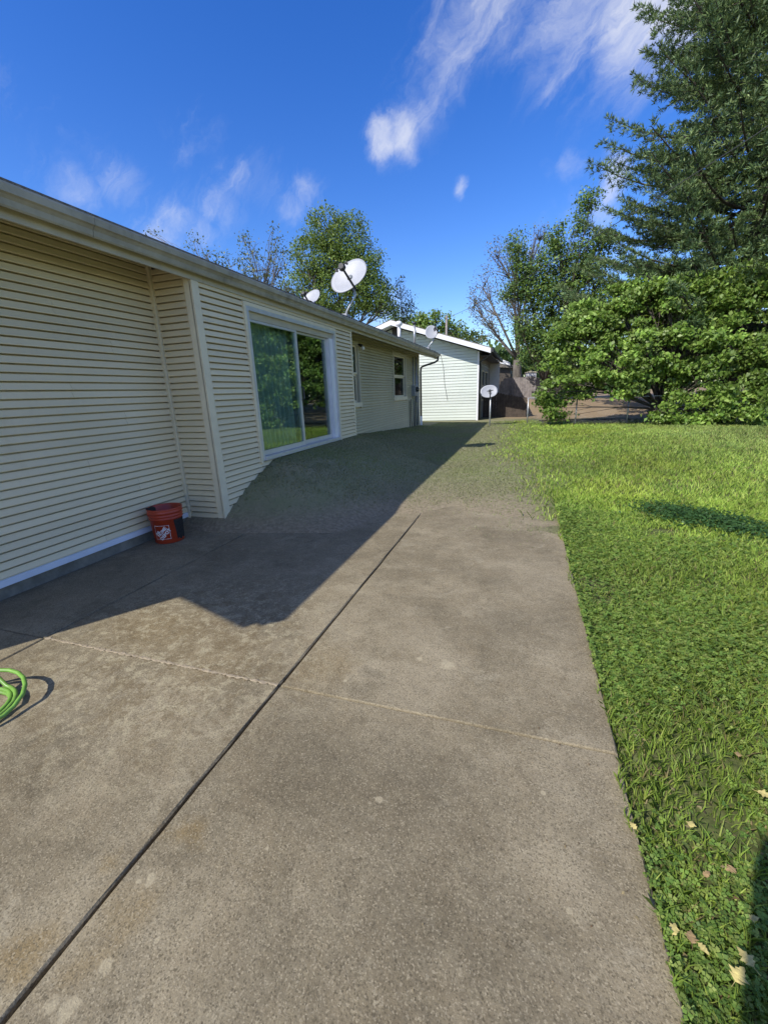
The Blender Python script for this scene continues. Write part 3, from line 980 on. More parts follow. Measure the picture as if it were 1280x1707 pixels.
# ------------------------------------------------------------------ satellite dishes
def dish(label, c, n, tilt, ra, rb, foot, arm_dir, mast_top=None, pole=False, group='satellite dishes'):
    c = Vector(c); n = Vector(n).normalized()
    t = thing('satellite_dish', foot, label, 'satellite dish', group)
    e1 = Vector((0, 0, 1)).cross(n).normalized()
    e2 = n.cross(e1).normalized()
    a = e1 * math.cos(tilt) + e2 * math.sin(tilt)     # long axis
    b_ = -e1 * math.sin(tilt) + e2 * math.cos(tilt)
    mb = MB()
    NR, NA = 7, 40
    for side in (0, 1):
        base = len(mb.v)
        off = -n * (.012 * side)
        mb.v.append(tuple(c - n * .055 * ra / .4 + off))
        for i in range(1, NR + 1):
            r = i / NR
            for k in range(NA):
                an = 2 * math.pi * k / NA
                sq = 1 - .018 * math.cos(4 * an)       # slightly squared oval
                p = c + a * (ra * r * sq * math.cos(an)) + b_ * (rb * r * sq * math.sin(an)) - n * (.055 * ra / .4 * (1 - r * r)) + off
                mb.v.append(tuple(p))
        for k in range(NA):
            tri = (base, base + 1 + k, base + 1 + (k + 1) % NA)
            mb.f.append(tri if side == 0 else tri[::-1])
            for i in range(NR - 1):
                p0 = base + 1 + i * NA
                qd = (p0 + k, p0 + NA + k, p0 + NA + (k + 1) % NA, p0 + (k + 1) % NA)
                mb.f.append(qd if side == 0 else qd[::-1])
        if side == 0: rim0 = base + 1 + (NR - 1) * NA
        else: rim1 = base + 1 + (NR - 1) * NA
    for k in range(NA):
        k2 = (k + 1) % NA
        mb.f.append((rim0 + k, rim1 + k, rim1 + k2, rim0 + k2))
    mb.build('reflector', M['dish'], t, True)
    low = c - b_ * rb * .98 - n * .03
    lnb = c + n * (ra * 1.05) - b_ * rb * .55 + Vector(arm_dir)
    am = MB().tube([low - n * .05, low + n * .08 - b_ * .02, lnb], [.022, .022, .02], 6).build('feed_arm', M['dark'], t)  # dark colour stands in for the shade on the arm
    hd = MB()
    d_ = (c - lnb).normalized()
    hd.tube([lnb - d_ * .02, lnb + d_ * .07], [.05 * ra / .4, .07 * ra / .4], 8)
    for s_ in (-1, 1):
        w_ = lnb + a * (.11 * ra / .4 * s_)
        hd.tube([lnb, w_], .012, 6).tube([w_, w_ + d_ * .06], .022, 8)
    hd.build('receiver', M['dark'], am)
    back = c - n * .09
    foot = Vector(foot)
    if pole:
        MB().tube([foot - Vector((0, 0, .25)), Vector((foot.x, foot.y, back.z - .03))], .03, 12).build('pole', M['galv'], t, True)
        MB().tube([Vector((foot.x, foot.y, back.z - .06)), back, c - n * .05], [.05, .055, .06], 10).build('bracket', M['greybox'], t, True)
    else:
        mt = Vector(mast_top) if mast_top else Vector((back.x, back.y, back.z - rb * .9))
        MB().tube([foot, foot + (mt - foot) * .15 + Vector((0, 0, .02)), mt, back - Vector((0, 0, .05))], .022, 10).build('mast', M['galv'], t, True)
        MB().tube([back - Vector((0, 0, .10)), back, c - n * .05], [.04, .05, .06], 10).build('bracket', M['greybox'], t, True)
        MB().box((foot.x - .06, foot.y - .09, foot.z - .03), (foot.x + .06, foot.y + .09, foot.z + .02)).build('foot', M['dish'], t)
    return t


def roof_z(x):
    return GUT_TOP + .05 + (-3.33 - x) * SL * (-1) * -1 if False else GUT_TOP + .05 + (x + 3.33) * SL


YD = 8.45
dish('large white satellite dish on a bent mast above the gutter of the beige house', on_y(581, 459, YD), (-.10, -.86, .42), math.radians(33), .40, .315,
     (-3.50, 8.50, roof_z(-3.50) + .025), (0, 0, 0), mast_top=on_y(593, 491, YD + .05))
q = on_x(713, 575, -3.45)
dish('small grey satellite dish at the far end of the beige house roof', on_y(719, 553, q.y), (.25, -.85, .35), math.radians(80), .255, .225,
     (q.x, q.y, roof_z(q.x) + .025), (0, 0, 0), mast_top=on_y(723, 566, q.y))
q = on_y(518, 496, 10.2)
dish('white satellite dish mostly hidden behind the roof edge left of the large dish', q, (-.2, -.8, .5), math.radians(20), .27, .22,
     (q.x + .1, q.y + .1, roof_z(q.x + .1) + .025), (0, 0, 0))
gq = on_z(816, 711, 0)
dish('white satellite dish on a short steel pole standing in the grass', on_y(815, 652, gq.y), (.12, -.84, .40), math.radians(8), .345, .27,
     (gq.x, gq.y, float(ground_z(gq.x, gq.y))), (0, 0, 0), pole=True)

# ------------------------------------------------------------------ bucket
BK = Vector((-3.70, 3.47, 0))
bucket = thing('bucket', BK, 'orange plastic bucket with white print standing by the beige siding', 'bucket')
Hb, Rb, Rt = .385, .148, .170


def rb_at(z): return Rb + (Rt - Rb) * z / Hb


mb = MB()
prof = [(0, .002), (rb_at(0) - .01, .0), (rb_at(0), .008), (rb_at(.27), .27), (rb_at(.27) + .008, .273), (rb_at(.28) + .008, .281), (rb_at(.285), .285), (rb_at(.3), .30),
        (rb_at(.3) + .009, .303), (rb_at(.31) + .009, .311), (rb_at(.315), .316), (rb_at(.335), .335), (rb_at(.335) + .010, .338), (rb_at(.35) + .010, .35), (rb_at(.36) + .004, .355),
        (Rt + .006, .372), (Rt + .008, .385), (Rt + .001, .388), (Rt - .005, .383), (rb_at(.2) - .006, .2), (rb_at(.01) - .006, .012), (0, .012)]
mb.lathe(prof, BK, 56)
mb.build('pail', M['bucket'], bucket, True)
VIEW_AN = math.atan2(-BK.y, -BK.x)
# dark load inside and spilling at the rim
mb = MB()
mb.lathe([(rb_at(.2) - .008, .2), (.10, .21), (.05, .22), (0, .215)], BK, 24)
for k in range(16):
    an = VIEW_AN + random.uniform(-1.45, -.75); rr = random.uniform(.115, .15)
    p = BK + Vector((rr * math.cos(an), rr * math.sin(an), .362))
    q = p + Vector((random.uniform(-.035, .02), random.uniform(-.03, .03), random.uniform(.015, .05)))
    mb.tube([p, (p + q) / 2 + Vector((random.uniform(-.01, .01), random.uniform(-.01, .01), .012)), q], [.016, .018, .005], 6)
mb.build('debris', M['debris'], bucket)
# wire bail handle hanging down
VIEW_AN = math.atan2(-BK.y, -BK.x)
hw = []
for k in range(15):
    t = math.pi * k / 14
    an = VIEW_AN + math.pi + .35 + math.pi * (k / 14 - .5)
    rr = Rt + .010
    hw.append(BK + Vector((rr * math.cos(an), rr * math.sin(an), .335 - .17 * math.sin(t))))


def on_pail(s_, z, off=.0012):
    """wrap a flat print (s metres round, z up) on the pail"""
    r = rb_at(z) + off
    an = VIEW_AN - .42 + s_ / r
    return (BK.x + r * math.cos(an), BK.y + r * math.sin(an), BK.z + z)


def wrap_text(lines, size, angle, s0, z0, name):
    v, f = [], []
    for i, (tx, dx) in enumerate(lines):
        cu = bpy.data.curves.new('txt', 'FONT')
        cu.body = tx; cu.size = size * (1 if i else .62); cu.align_x = 'CENTER'; cu.resolution_u = 2; cu.offset = .0022
        ob = bpy.data.objects.new('txt', cu); COL.objects.link(ob)
        bpy.context.view_layer.update()
        me = ob.evaluated_get(bpy.context.evaluated_depsgraph_get()).to_mesh()
        n = len(v)
        for vv in me.vertices:
            x, y = vv.co.x + dx, vv.co.y - [-.010, .022, .066][i]
            X = x * math.cos(angle) - y * math.sin(angle); Y = x * math.sin(angle) + y * math.cos(angle)
            v.append(on_pail(s0 + X, z0 + Y))
        for pl in me.polygons:
            f.append(tuple(n + k for k in pl.vertices))
        ob.evaluated_get(bpy.context.evaluated_depsgraph_get()).to_mesh_clear()
        bpy.data.objects.remove(ob); bpy.data.curves.remove(cu)
    me = bpy.data.meshes.new(name); me.from_pydata(v, [], f)
    return me


LS, LZ, LH = .0, .135, .078
me = wrap_text([('THE', -.045), ('HOME', 0), ('DEPOT', .0)], .048, math.radians(45), LS - .008, LZ + .012, 'printed_lettering')
link_mesh('printed_lettering', me, M['logo'], bucket)
mb = MB()
cs = [(-LH, -LH), (LH, -LH), (LH, LH), (-LH, LH)]
for k in range(4):
    (a0, b0), (a1, b1) = cs[k], cs[(k + 1) % 4]
    for i in range(8):
        for (wa, wb) in ((0, .004),):
            t0, t1 = i / 8, (i + 1) / 8
            pa = (a0 + (a1 - a0) * t0, b0 + (b1 - b0) * t0); pb = (a0 + (a1 - a0) * t1, b0 + (b1 - b0) * t1)
            s1 = 1 - .05
            n = len(mb.v)
            mb.v += [on_pail(LS + pa[0], LZ + pa[1]), on_pail(LS + pb[0], LZ + pb[1]), on_pail(LS + pb[0] * s1, LZ + pb[1] * s1), on_pail(LS + pa[0] * s1, LZ + pa[1] * s1)]
            mb.f.append((n, n + 1, n + 2, n + 3))
mb.build('printed_border', M['logo'], bucket)
MB().tube(hw, .0028, 6).build('bail_handle', M['galv'], bucket, True)
for sg in (0, -1):
    MB().tube([hw[sg] - (hw[sg] - BK - Vector((0, 0, hw[sg].z))).normalized() * .022, hw[sg] + (hw[sg] - BK - Vector((0, 0, hw[sg].z))).normalized() * .004], .012, 10).build('handle_lug', M['bucket'], bucket, True)
# black label patch on the right flank
mb = MB()
N = 10
for i in range(N + 1):
    s_ = .145 + .17 * i / N
    mb.v += [on_pail(s_, .035 + .012 * math.sin(i * 1.7)), on_pail(s_ - .01, .262)]
for i in range(N):
    mb.f.append((2 * i, 2 * i + 2, 2 * i + 3, 2 * i + 1))
mb.build('dark_label', M['debris'], bucket)

# ------------------------------------------------------------------ garden hose
hc = Vector((-2.60, 1.02, 0))
pts = []
for k in range(0, 84):
    t = k / 24 * 2 * math.pi + .6
    r = .19 + .012 * (k // 24) - .035 * (k < 30) + .012 * math.sin(t * .37) + .01 * math.sin(t * 1.7)
    lift = .012 + .018 * (k // 24) * .62 + (.06 * max(0, math.sin(t - .2)) if k > 52 else 0)
    pts.append(hc + Vector((r * math.cos(t) * (1.0 + .012 * (k // 24)), r * .92 * math.sin(t), lift)))
o = MB().tube(pts, .0105, 10).build('garden_hose', M['hose'], None, True)
tag(o, 'coiled bright green garden hose lying on the patio', 'hose')


# ------------------------------------------------------------------ neighbour house
N_Y, N_RK = 21.6, 20.85
n_wx = on_y(797, 650, N_Y).x
n_pk = on_y(651, 534, N_RK); n_ev = on_y(818, 580, N_RK)
nsl = (n_pk.z - n_ev.z) / (n_ev.x - n_pk.x)
NW = 2 * n_pk.x - n_wx
NEND = 29.5
nh = thing('neighbor_house', (n_pk.x, 25, 0), 'pale gabled house with white rake boards beyond the beige house', 'house')
zw = n_ev.z - .22 + (n_ev.x - n_wx) * nsl
zpk = n_pk.z - .22
nwall = MB()
nwall.prism([(NW, N_Y + CAV, -.1), (n_wx, N_Y + CAV, -.1), (n_wx, N_Y + CAV, zw), (n_pk.x, N_Y + CAV, zpk), (NW, N_Y + CAV, zw)], (0, .12 - CAV, 0))
nwall = nwall.build('wall', M['siding_mint'], nh)


def gtop(za, h):
    z = za + h
    if z <= zw: return NW + .01, n_wx - .07
    r = (zpk - z) / nsl
    return n_pk.x - r, n_pk.x + r


siding(nwall, 'x', N_Y, -1, 0, 0, .05, zpk - .05, M['siding_mint'], .135, top=gtop)
MB().box((n_wx - .068, N_Y - .02, .02), (n_wx + .014, N_Y - .0005, zw - .02)).build('corner_trim', M['white'], nh)
M['nside'] = mat_siding('shade_side_siding', (.30, .30, .27), (.34, .34, .30), (.2, .2, .17))  # darker copy of the siding: shade of the side wall put into colour
nw2 = MB().box((n_wx - .12, N_Y + .1205, -.1), (n_wx, NEND, zw)).build('wall', M['nside'], nh)
siding(nw2, 'y', n_wx, 1, N_Y + .14, NEND - .02, .05, zw - .1, M['nside'], .135)
MB().box((NW, N_Y + .1205, -.1), (NW + .12, NEND, zw)).build('wall', M['nside'], nh)
MB().prism([(NW, NEND - .12, -.1), (n_wx, NEND - .12, -.1), (n_wx, NEND - .12, zw), (n_pk.x, NEND - .12, zpk), (NW, NEND - .12, zw)], (0, .12, 0)).build('wall', M['nside'], nh)
nroof = MB()
for sx in (1, -1):
    xe = n_pk.x + sx * (n_ev.x - n_pk.x)
    nroof.prism([(xe, N_RK + .02, n_ev.z - .02), (xe, N_RK + .02, n_ev.z + .05), (n_pk.x, N_RK + .02, n_pk.z + .05), (n_pk.x, N_RK + .02, n_pk.z - .02)], (0, NEND + .3 - N_RK, 0))
nroof = nroof.build('roof', M['shingle'], nh)
for sx in (1, -1):
    xe = n_pk.x + sx * (n_ev.x - n_pk.x)
    MB().prism([(xe, N_RK - .01, n_ev.z - .20), (xe, N_RK - .01, n_ev.z + .01), (n_pk.x, N_RK - .01, n_pk.z + .01), (n_pk.x, N_RK - .01, n_pk.z - .20)], (0, .025, 0)).build('rake_board', M['white'], nh)
    # boxed soffit under the rake
    MB().prism([(xe, N_RK + .02, n_ev.z - .18), (xe, N_RK + .02, n_ev.z - .165), (n_pk.x, N_RK + .02, n_pk.z - .165), (n_pk.x, N_RK + .02, n_pk.z - .18)], (0, N_Y - N_RK - .025, 0)).build('soffit', M['white'], nh)
MB().box((n_ev.x, N_RK + .02, n_ev.z - .16), (n_ev.x + .11, NEND + .3, n_ev.z + .0)).build('gutter', M['dark'], nh)
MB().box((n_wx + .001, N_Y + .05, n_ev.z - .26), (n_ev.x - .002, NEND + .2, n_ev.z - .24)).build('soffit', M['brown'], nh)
MB().tube([(n_ev.x + .05, N_RK + .25, n_ev.z - .15), (n_ev.x + .03, N_RK + .27, n_ev.z - .25), (n_wx + .07, N_Y + .1, n_ev.z - .5), (n_wx + .06, N_Y + .12, n_ev.z - .7), (n_wx + .06, N_Y + .12, .05)], .04, 8).build('downspout', M['dark'], nh, True)
q = on_y(661, 552, N_Y)
MB().box((q.x - .22, N_Y - .05, q.z - .22), (q.x + .22, N_Y - .014, q.z + .2)).build('gable_vent', M['dark'], nh)
for k in range(5):
    MB().prism([(q.x - .21, N_Y - .075, q.z - .2 + k * .08), (q.x - .21, N_Y - .052, q.z - .15 + k * .08), (q.x - .21, N_Y - .052, q.z - .2 + k * .08)], (.42, 0, 0)).build('louver', M['brown'], nh)
pw = [on_y(u, v, N_Y - .03) for u, v in ((734, 590), (739, 612), (741, 640), (746, 668))]
MB().tube(pw, .009, 5).build('cable', M['wire'], nh)
# side wall openings: tall dark window seen edge-on and a white porch return
for (a, b_) in ((23.2, 24.2), (25.1, 26.2)):
    w_ = MB().box((n_wx + .001, a - .06, .9), (n_wx + .03, b_ + .06, 2.45)).build('window', M['trim'], nh)
    MB().box((n_wx + .031, a, 1.0), (n_wx + .036, b_, 2.38)).build('pane', M['glass_dark'], w_)
    MB().box((n_wx + .0305, a, 1.66), (n_wx + .045, b_, 1.71)).build('sash', M['trim'], w_)
MB().box((n_wx + .001, 28.2, 0.2), (n_wx + .6, 28.35, n_ev.z - .28)).build('porch_return', M['white'], nh)

# far dark house and sheds beyond the fence
fh = thing('far_house', (-2.6, 38, .7), 'dark walled house with a pale roof edge beyond the wooden fence', 'house')
p0 = on_y(838, 612, 36); p1 = on_y(858, 634, 36)
MB().box((p0.x - 3, 36, .4), (p1.x - .35, 42, p0.z + .25)).build('wall', M['brown'], fh)
MB().prism([(p0.x - 3.2, 35.6, p0.z + .25), (p1.x - .1, 35.6, p0.z - .1), (p1.x - .1, 35.6, p0.z + .05), (p0.x - 1.2, 35.6, p0.z + 1.0), (p0.x - 3.2, 35.6, p0.z + 1.0)], (0, 7, 0)).build('roof', M['shingle'], fh)
MB().prism([(p0.x - .2, 35.57, p0.z + .28), (p0.x + .55, 35.57, p0.z + .1), (p0.x + .55, 35.57, p0.z + .32), (p0.x - .2, 35.57, p0.z + .62)], (0, .025, 0)).build('rake_board', M['white'], fh)


def shed(label, u0, u1, vt, Y, d):
    a = on_y(u0, vt, Y); b_ = on_y(u1, vt, Y)
    s = thing('shed', ((a.x + b_.x) / 2, Y, .7), label, 'shed')
    MB().box((a.x, Y, .5), (b_.x, Y + d, a.z)).build('wall', M['white'], s)
    MB().prism([(a.x - .1, Y - .1, a.z + .002), (b_.x + .1, Y - .1, a.z + .002), ((a.x + b_.x) / 2, Y - .1, a.z + (b_.x - a.x) * .16)], (0, d + .2, 0)).build('roof', M['trim'], s)
    MB().box(((a.x + b_.x) / 2 - .35, Y - .015, .7), ((a.x + b_.x) / 2 + .35, Y - .001, a.z - .3)).build('door', M['fascia'], s)


shed('narrow white shed beside the dark far house behind the fence', 855, 866, 622, 37, 2)
shed('wide white shed behind the fence left of the big bush', 876, 894, 621, 39, 2.5)

# ------------------------------------------------------------------ fences
def picket_fence(name, label, pts, board_w, z0s, heights, mat, gap=.012, rail=True):
    """vertical boards side by side from pts[0] to pts[1]"""
    a, b_ = Vector(pts[0]), Vector(pts[1])
    L = (b_ - a).length; d = (b_ - a).normalized(); nrm = Vector((-d.y, d.x, 0))
    t = thing(name, a, label, 'fence')
    n = int(L / board_w)
    for i in range(n):
        p = a + d * (i * board_w)
        f_ = i / max(1, n - 1)
        h = heights[0] + (heights[1] - heights[0]) * f_ + random.uniform(-.02, .02)
        off = nrm * random.uniform(-.004, .004)
        q = p + d * (board_w - gap)
        zb = float(ground_z(p.x, p.y)) + z0s
        zt = zb + h
        c0, c1 = p + off, q + off
        e = nrm * .018
        m_ = (c0 + c1) / 2
        pr = [(c0.x, c0.y, zb), (c1.x, c1.y, zb), (c1.x, c1.y, zt - .03), (c1.x - d.x * .03, c1.y - d.y * .03, zt), (c0.x + d.x * .03, c0.y + d.y * .03, zt), (c0.x, c0.y, zt - .03)]
        MB().prism(pr, e).build('picket', mat, t)
    for zz in (.3, .8):
        zb = float(ground_z(a.x, a.y)) + z0s + heights[1] * zz; zb2 = float(ground_z(b_.x, b_.y)) + z0s + heights[1] * zz
        o_ = nrm * .03
        MB().prism([a + o_ + Vector((0, 0, zb)), a + o_ + Vector((0, 0, zb + .08)), a + o_ + nrm * .035 + Vector((0, 0, zb + .08)), a + o_ + nrm * .035 + Vector((0, 0, zb))], (b_ - a) + Vector((0, 0, zb2 - zb))).build('rail', mat, t)
    return t


fa = on_y(826, 650, 30); fb = on_y(990, 650, 30.5)
picket_fence('wooden_fence', 'weathered grey wooden picket fence behind the bush', ((fa.x, 30, 0), (fb.x, 30.5, 0)), .155, .0, (1.42, 1.40), M['fence'])
pa = on_y(838, 700, 19.5); pb = on_y(878, 700, 19.1)
picket_fence('shadow_panel', 'dark board panel put in for the shadow of the pale house, behind the dish pole', ((n_wx + .06, 23.6, 0), (on_y(877, 690, 23.3).x, 23.3, 0)), .14, .0, (on_y(835, 649, 23.5).z - .05, on_y(877, 662, 23.3).z - .05), M['fence_shadow'], gap=.006)  # dark panel added in the shape of the pale house shadow
# low chain-link line: steel posts and top rail
cl = thing('chain_link_fence', (pb.x, 19.1, 0), 'low steel chain-link fence passing under the big bush', 'fence')
lp = None
xs_ = list(np.linspace(pb.x + .02, 9.5, 6))
for x_ in xs_:
    zz = float(ground_z(x_, 19.1))
    MB().tube([(x_, 19.1, zz - .1), (x_, 19.1, zz + 1.06)], .026, 8).build('post', M['galv'], cl, True)
MB().tube([(x_, 19.1, float(ground_z(x_, 19.1)) + 1.05) for x_ in xs_], .02, 8).build('top_rail', M['galv'], cl, True)
mb = MB()
for k in range(150):
    for s_ in (-1, 1):
        x0_ = xs_[0] + k * .063
        if s_ < 0: x0_ += 0
        x1_ = x0_ + s_ * 1.0
        za, zb = .02, 1.04
        if x1_ < xs_[0]: zb = za + (x0_ - xs_[0]) / 1.0 * 1.02; x1_ = xs_[0]
        if x1_ > xs_[-1] or x0_ > xs_[-1] or abs(x1_ - x0_) < .05: continue
        mb.tube([(x0_, 19.1 + .004 * s_, za), (x1_, 19.1 + .004 * s_, zb)], .0022, 3, False)
o = mb.build('wire_mesh', M['galv'], cl); tag(o, kind='stuff')

# ------------------------------------------------------------------ vegetation
def leaf_quads(c, d, nrm, L, Wd, cup=.0):
    """diamond leaves: centre c, long axis d, normal nrm (all N x 3), length L, width Wd (N)"""
    d = d / np.linalg.norm(d, axis=1)[:, None]
    s = np.cross(d, nrm); s /= np.maximum(np.linalg.norm(s, axis=1), 1e-6)[:, None]
    n2 = np.cross(s, d)
    L = L[:, None]; Wd = Wd[:, None]
    base = c - d * L * .5
    tip = c + d * L * .5 - n2 * L * cup
    mid = c - d * L * .06
    l = mid + s * Wd * .5 + n2 * Wd * .12
    r = mid - s * Wd * .5 + n2 * Wd * .12
    return np.stack([base, l, tip, r], 1)       # N x 4 x 3


def quads_obj(name, q, cols, mat, parent=None, kind=None):
    N = len(q)
    v = q.reshape(-1, 3)
    me = np_mesh(name, v, np.arange(N * 4), np.full(N, 4), mat, np.repeat(cols, 4, axis=0))
    o = link_mesh(name, me, None, parent)
    if kind: tag(o, kind=kind)
    return o


def rand_unit(n):
    v = RNG.normal(size=(n, 3))
    return v / np.linalg.norm(v, axis=1)[:, None]


def jit_cols(n, pal, var=.18):
    pal = np.array(pal)
    k = RNG.integers(0, len(pal), n)
    t = RNG.uniform(0, 1, (n, 1))
    c = pal[k] * (1 - t) + pal[RNG.integers(0, len(pal), n)] * t
    return np.clip(c * RNG.uniform(1 - var, 1 + var, (n, 1)), 0, 1)


def limb_path(a, b, sag=.1, n=5):
    a, b = Vector(a), Vector(b)
    L = (b - a).length
    out = []
    j1 = Vector((random.uniform(-1, 1), random.uniform(-1, 1), random.uniform(-.3, .8))) * L * sag
    for i in range(n):
        t = i / (n - 1)
        out.append(a.lerp(b, t) + j1 * math.sin(math.pi * t))
    return out


def broadleaf(name, label, Y, trunk_uv, ells, leaf, per, clump, pal, bark, ground=None, trunk_r=.16, twig=True, depth=1.0, cat='tree', sub=1.0, dens=1.0, up=.5, limb_k=1.0, stems=1, shell=.35, flat=.7, bright=1.0):
    """tree whose crown is a set of uneven lobes; (u, v, ru, rv[, Y]) are lobe centres and radii read off the photograph at distance Y"""
    base = on_y(trunk_uv[0], trunk_uv[1], Y)
    zb = float(ground_z(base.x, base.y)) if ground is None else ground
    base = Vector((base.x, Y, zb))
    t = thing(name, base, label, cat)
    lobes = []
    for e in ells:
        u, v, ru, rv = e[:4]
        YY = e[4] if len(e) > 4 else Y
        c = on_y(u, v, YY)
        rx = abs(on_y(u + ru, v, YY).x - on_y(u - ru, v, YY).x) / 2
        rz = abs(on_y(u, v - rv, YY).z - on_y(u, v + rv, YY).z) / 2
        lobes.append((c, rx, (rx + rz) / 2 * depth, rz, e[5] if len(e) > 5 else 1.0))
    top = max(l[0].z for l in lobes)
    cx = sum(l[0].x for l in lobes) / len(lobes)
    # trunk and limbs
    mb = MB()
    zl = min(l[0].z - l[3] for l in lobes)
    fork = Vector((base.x + (cx - base.x) * .25, Y, max(zb + .5, zb + (zl - zb) * .7)))
    for s_ in range(stems):
        b0 = base + Vector((random.uniform(-.25, .25), random.uniform(-.2, .2), 0)) * (stems > 1)
        mb.tube(limb_path(b0 - Vector((0, 0, .15)), fork + Vector((random.uniform(-.5, .5), random.uniform(-.3, .3), 0)) * (stems > 1), .04), [trunk_r, trunk_r * .9, trunk_r * .82, trunk_r * .74, trunk_r * .66], 9)
    C, R_ = [], []
    for (c, rx, ry, rz, k) in lobes:
        lr = trunk_r * .45 * limb_k
        pth = limb_path(fork, c, .10)
        mb.tube(pth, [lr, lr * .8, lr * .6, lr * .42, lr * .25], 6)
        ns = max(6, int(rx * rz * 5.5 / (clump * clump) * .8 * sub))
        dv = rand_unit(ns)
        rr = RNG.uniform(shell, 1.0, (ns, 1)) ** .55
        pts = np.array(c) + dv * rr * np.array([rx, ry, rz])
        C.append(pts); R_.append(np.full(ns, k))
        if twig:
            for p in pts[:: max(1, len(pts) // 26)]:
                st = pth[random.choice((2, 3, 4))]
                mb.tube(limb_path(st, Vector(p), .12, 4), [lr * .3, lr * .22, lr * .15, lr * .06], 4, False)
    mb.build('trunk', bark, t, True)
    C = np.concatenate(C); K = np.concatenate(R_)
    n = np.maximum(1, (per * 1.35 * K * dens * RNG.uniform(.5, 1.4, len(C))).astype(int))
    idx = np.repeat(np.arange(len(C)), n)
    N = len(idx)
    P = C[idx] + RNG.normal(size=(N, 3)) * clump * .5 * np.array([1, 1, flat])
    out = P - np.array([cx, Y, (top + zl) / 2])
    out /= np.linalg.norm(out, axis=1)[:, None]
    nrm = rand_unit(N) * .62 + out * .35 + np.array([-.12, -.2, up])
    dirs = rand_unit(N) + np.array([0, 0, -.35])
    L = leaf * RNG.uniform(.5, 1.45, N); Wd = L * RNG.uniform(.5, .8, N)
    tone = RNG.uniform(.66, 1.3, (len(C), 1))[idx]
    cols = np.clip(jit_cols(N, pal) * tone * bright, 0, 1)
    quads_obj('crown', leaf_quads(P, dirs, nrm, L, Wd, .08), cols, M['leaf'], t)
    return t


G_MID = [(.085, .135, .028), (.11, .165, .034), (.065, .11, .024), (.135, .185, .04)]
G_BRIGHT = [(.135, .225, .032), (.175, .265, .046), (.095, .175, .028), (.22, .295, .075)]
G_GREYISH = [(.075, .11, .045), (.10, .13, .06), (.06, .09, .035), (.13, .15, .08)]
G_DARK = [(.04, .085, .024), (.06, .115, .03), (.032, .07, .02)]

broadleaf('cottonwood_tree', 'tall green tree behind the large dish over the beige house roof', 30, (565, 560),
          [(545, 385, 32, 42), (580, 400, 34, 45), (525, 430, 36, 45), (600, 445, 38, 40), (565, 450, 50, 40), (505, 480, 28, 35), (620, 490, 30, 38), (570, 500, 55, 35), (640, 515, 18, 20), (530, 520, 40, 25)],
          .145, 20, .5, G_MID, M['bark'], trunk_r=.25, sub=3.4, bright=1.4)
broadleaf('sparse_tree', 'thin sparse tree with bare twigs rising above the roof gutter', 24, (430, 560),
          [(345, 425, 26, 18), (385, 445, 30, 22), (420, 420, 16, 30), (445, 450, 32, 26), (462, 395, 10, 30), (465, 430, 20, 26), (405, 395, 8, 16), (322, 402, 9, 17), (247, 385, 14, 8), (430, 470, 35, 20), (480, 480, 22, 20)],
          .13, 7, .38, G_GREYISH, M['bark'], trunk_r=.16, sub=1.3, dens=.9, limb_k=.7, bright=1.3)
broadleaf('slender_tree', 'wispy pale green tree just right of the tall tree above the roof', 33, (665, 560),
          [(668, 480, 10, 26), (682, 500, 10, 22), (655, 500, 12, 24), (672, 520, 22, 20)], .13, 7, .34, G_GREYISH, M['bark'], trunk_r=.12, sub=1.6, limb_k=.6)
broadleaf('round_tree', 'bright green round treetop above the gable of the pale house', 48, (710, 600),
          [(690, 540, 26, 20), (725, 538, 28, 18), (755, 552, 24, 14), (710, 552, 40, 18), (664, 545, 18, 22)], .26, 22, .75, G_BRIGHT, M['bark'], trunk_r=.3, sub=2.4)
broadleaf('round_tree', 'lower dark green treetop above the right slope of the pale house roof', 52, (785, 600),
          [(775, 560, 22, 12), (795, 566, 16, 10), (745, 562, 20, 10)], .26, 22, .75, G_MID, M['bark'], trunk_r=.25, sub=2.4)
broadleaf('twiggy_tree', 'leaning thick-trunked tree with grey bare twigs behind the wooden fence', 34, (868, 632),
          [(830, 430, 24, 36), (860, 420, 26, 36), (805, 480, 24, 40), (845, 490, 34, 46), (885, 440, 26, 40), (820, 540, 28, 34), (900, 400, 20, 30), (875, 530, 30, 34), (790, 510, 12, 30)],
          .12, 5, .42, [(.16, .16, .09), (.13, .15, .07), (.2, .18, .12)], M['bark'], trunk_r=.42, sub=2.2, dens=.8, limb_k=.55)
broadleaf('vine_tree', 'dark green leafy tree between the twiggy tree and the pine', 29, (905, 620),
          [(862, 415, 13, 30), (870, 455, 18, 26), (850, 490, 16, 16), (885, 490, 24, 30), (915, 440, 22, 40), (930, 400, 16, 26), (925, 500, 34, 40), (960, 440, 26, 40), (967, 370, 12, 34), (985, 330, 14, 22), (975, 480, 34, 40),
           (880, 545, 26, 28), (920, 560, 34, 34), (965, 540, 34, 34), (890, 590, 22, 20), (1000, 420, 26, 40), (1010, 500, 36, 40), (940, 600, 30, 24)],
          .14, 27, .48, G_MID + G_DARK, M['bark_dark'], trunk_r=.25, sub=3.6, limb_k=.45, bright=1.45)
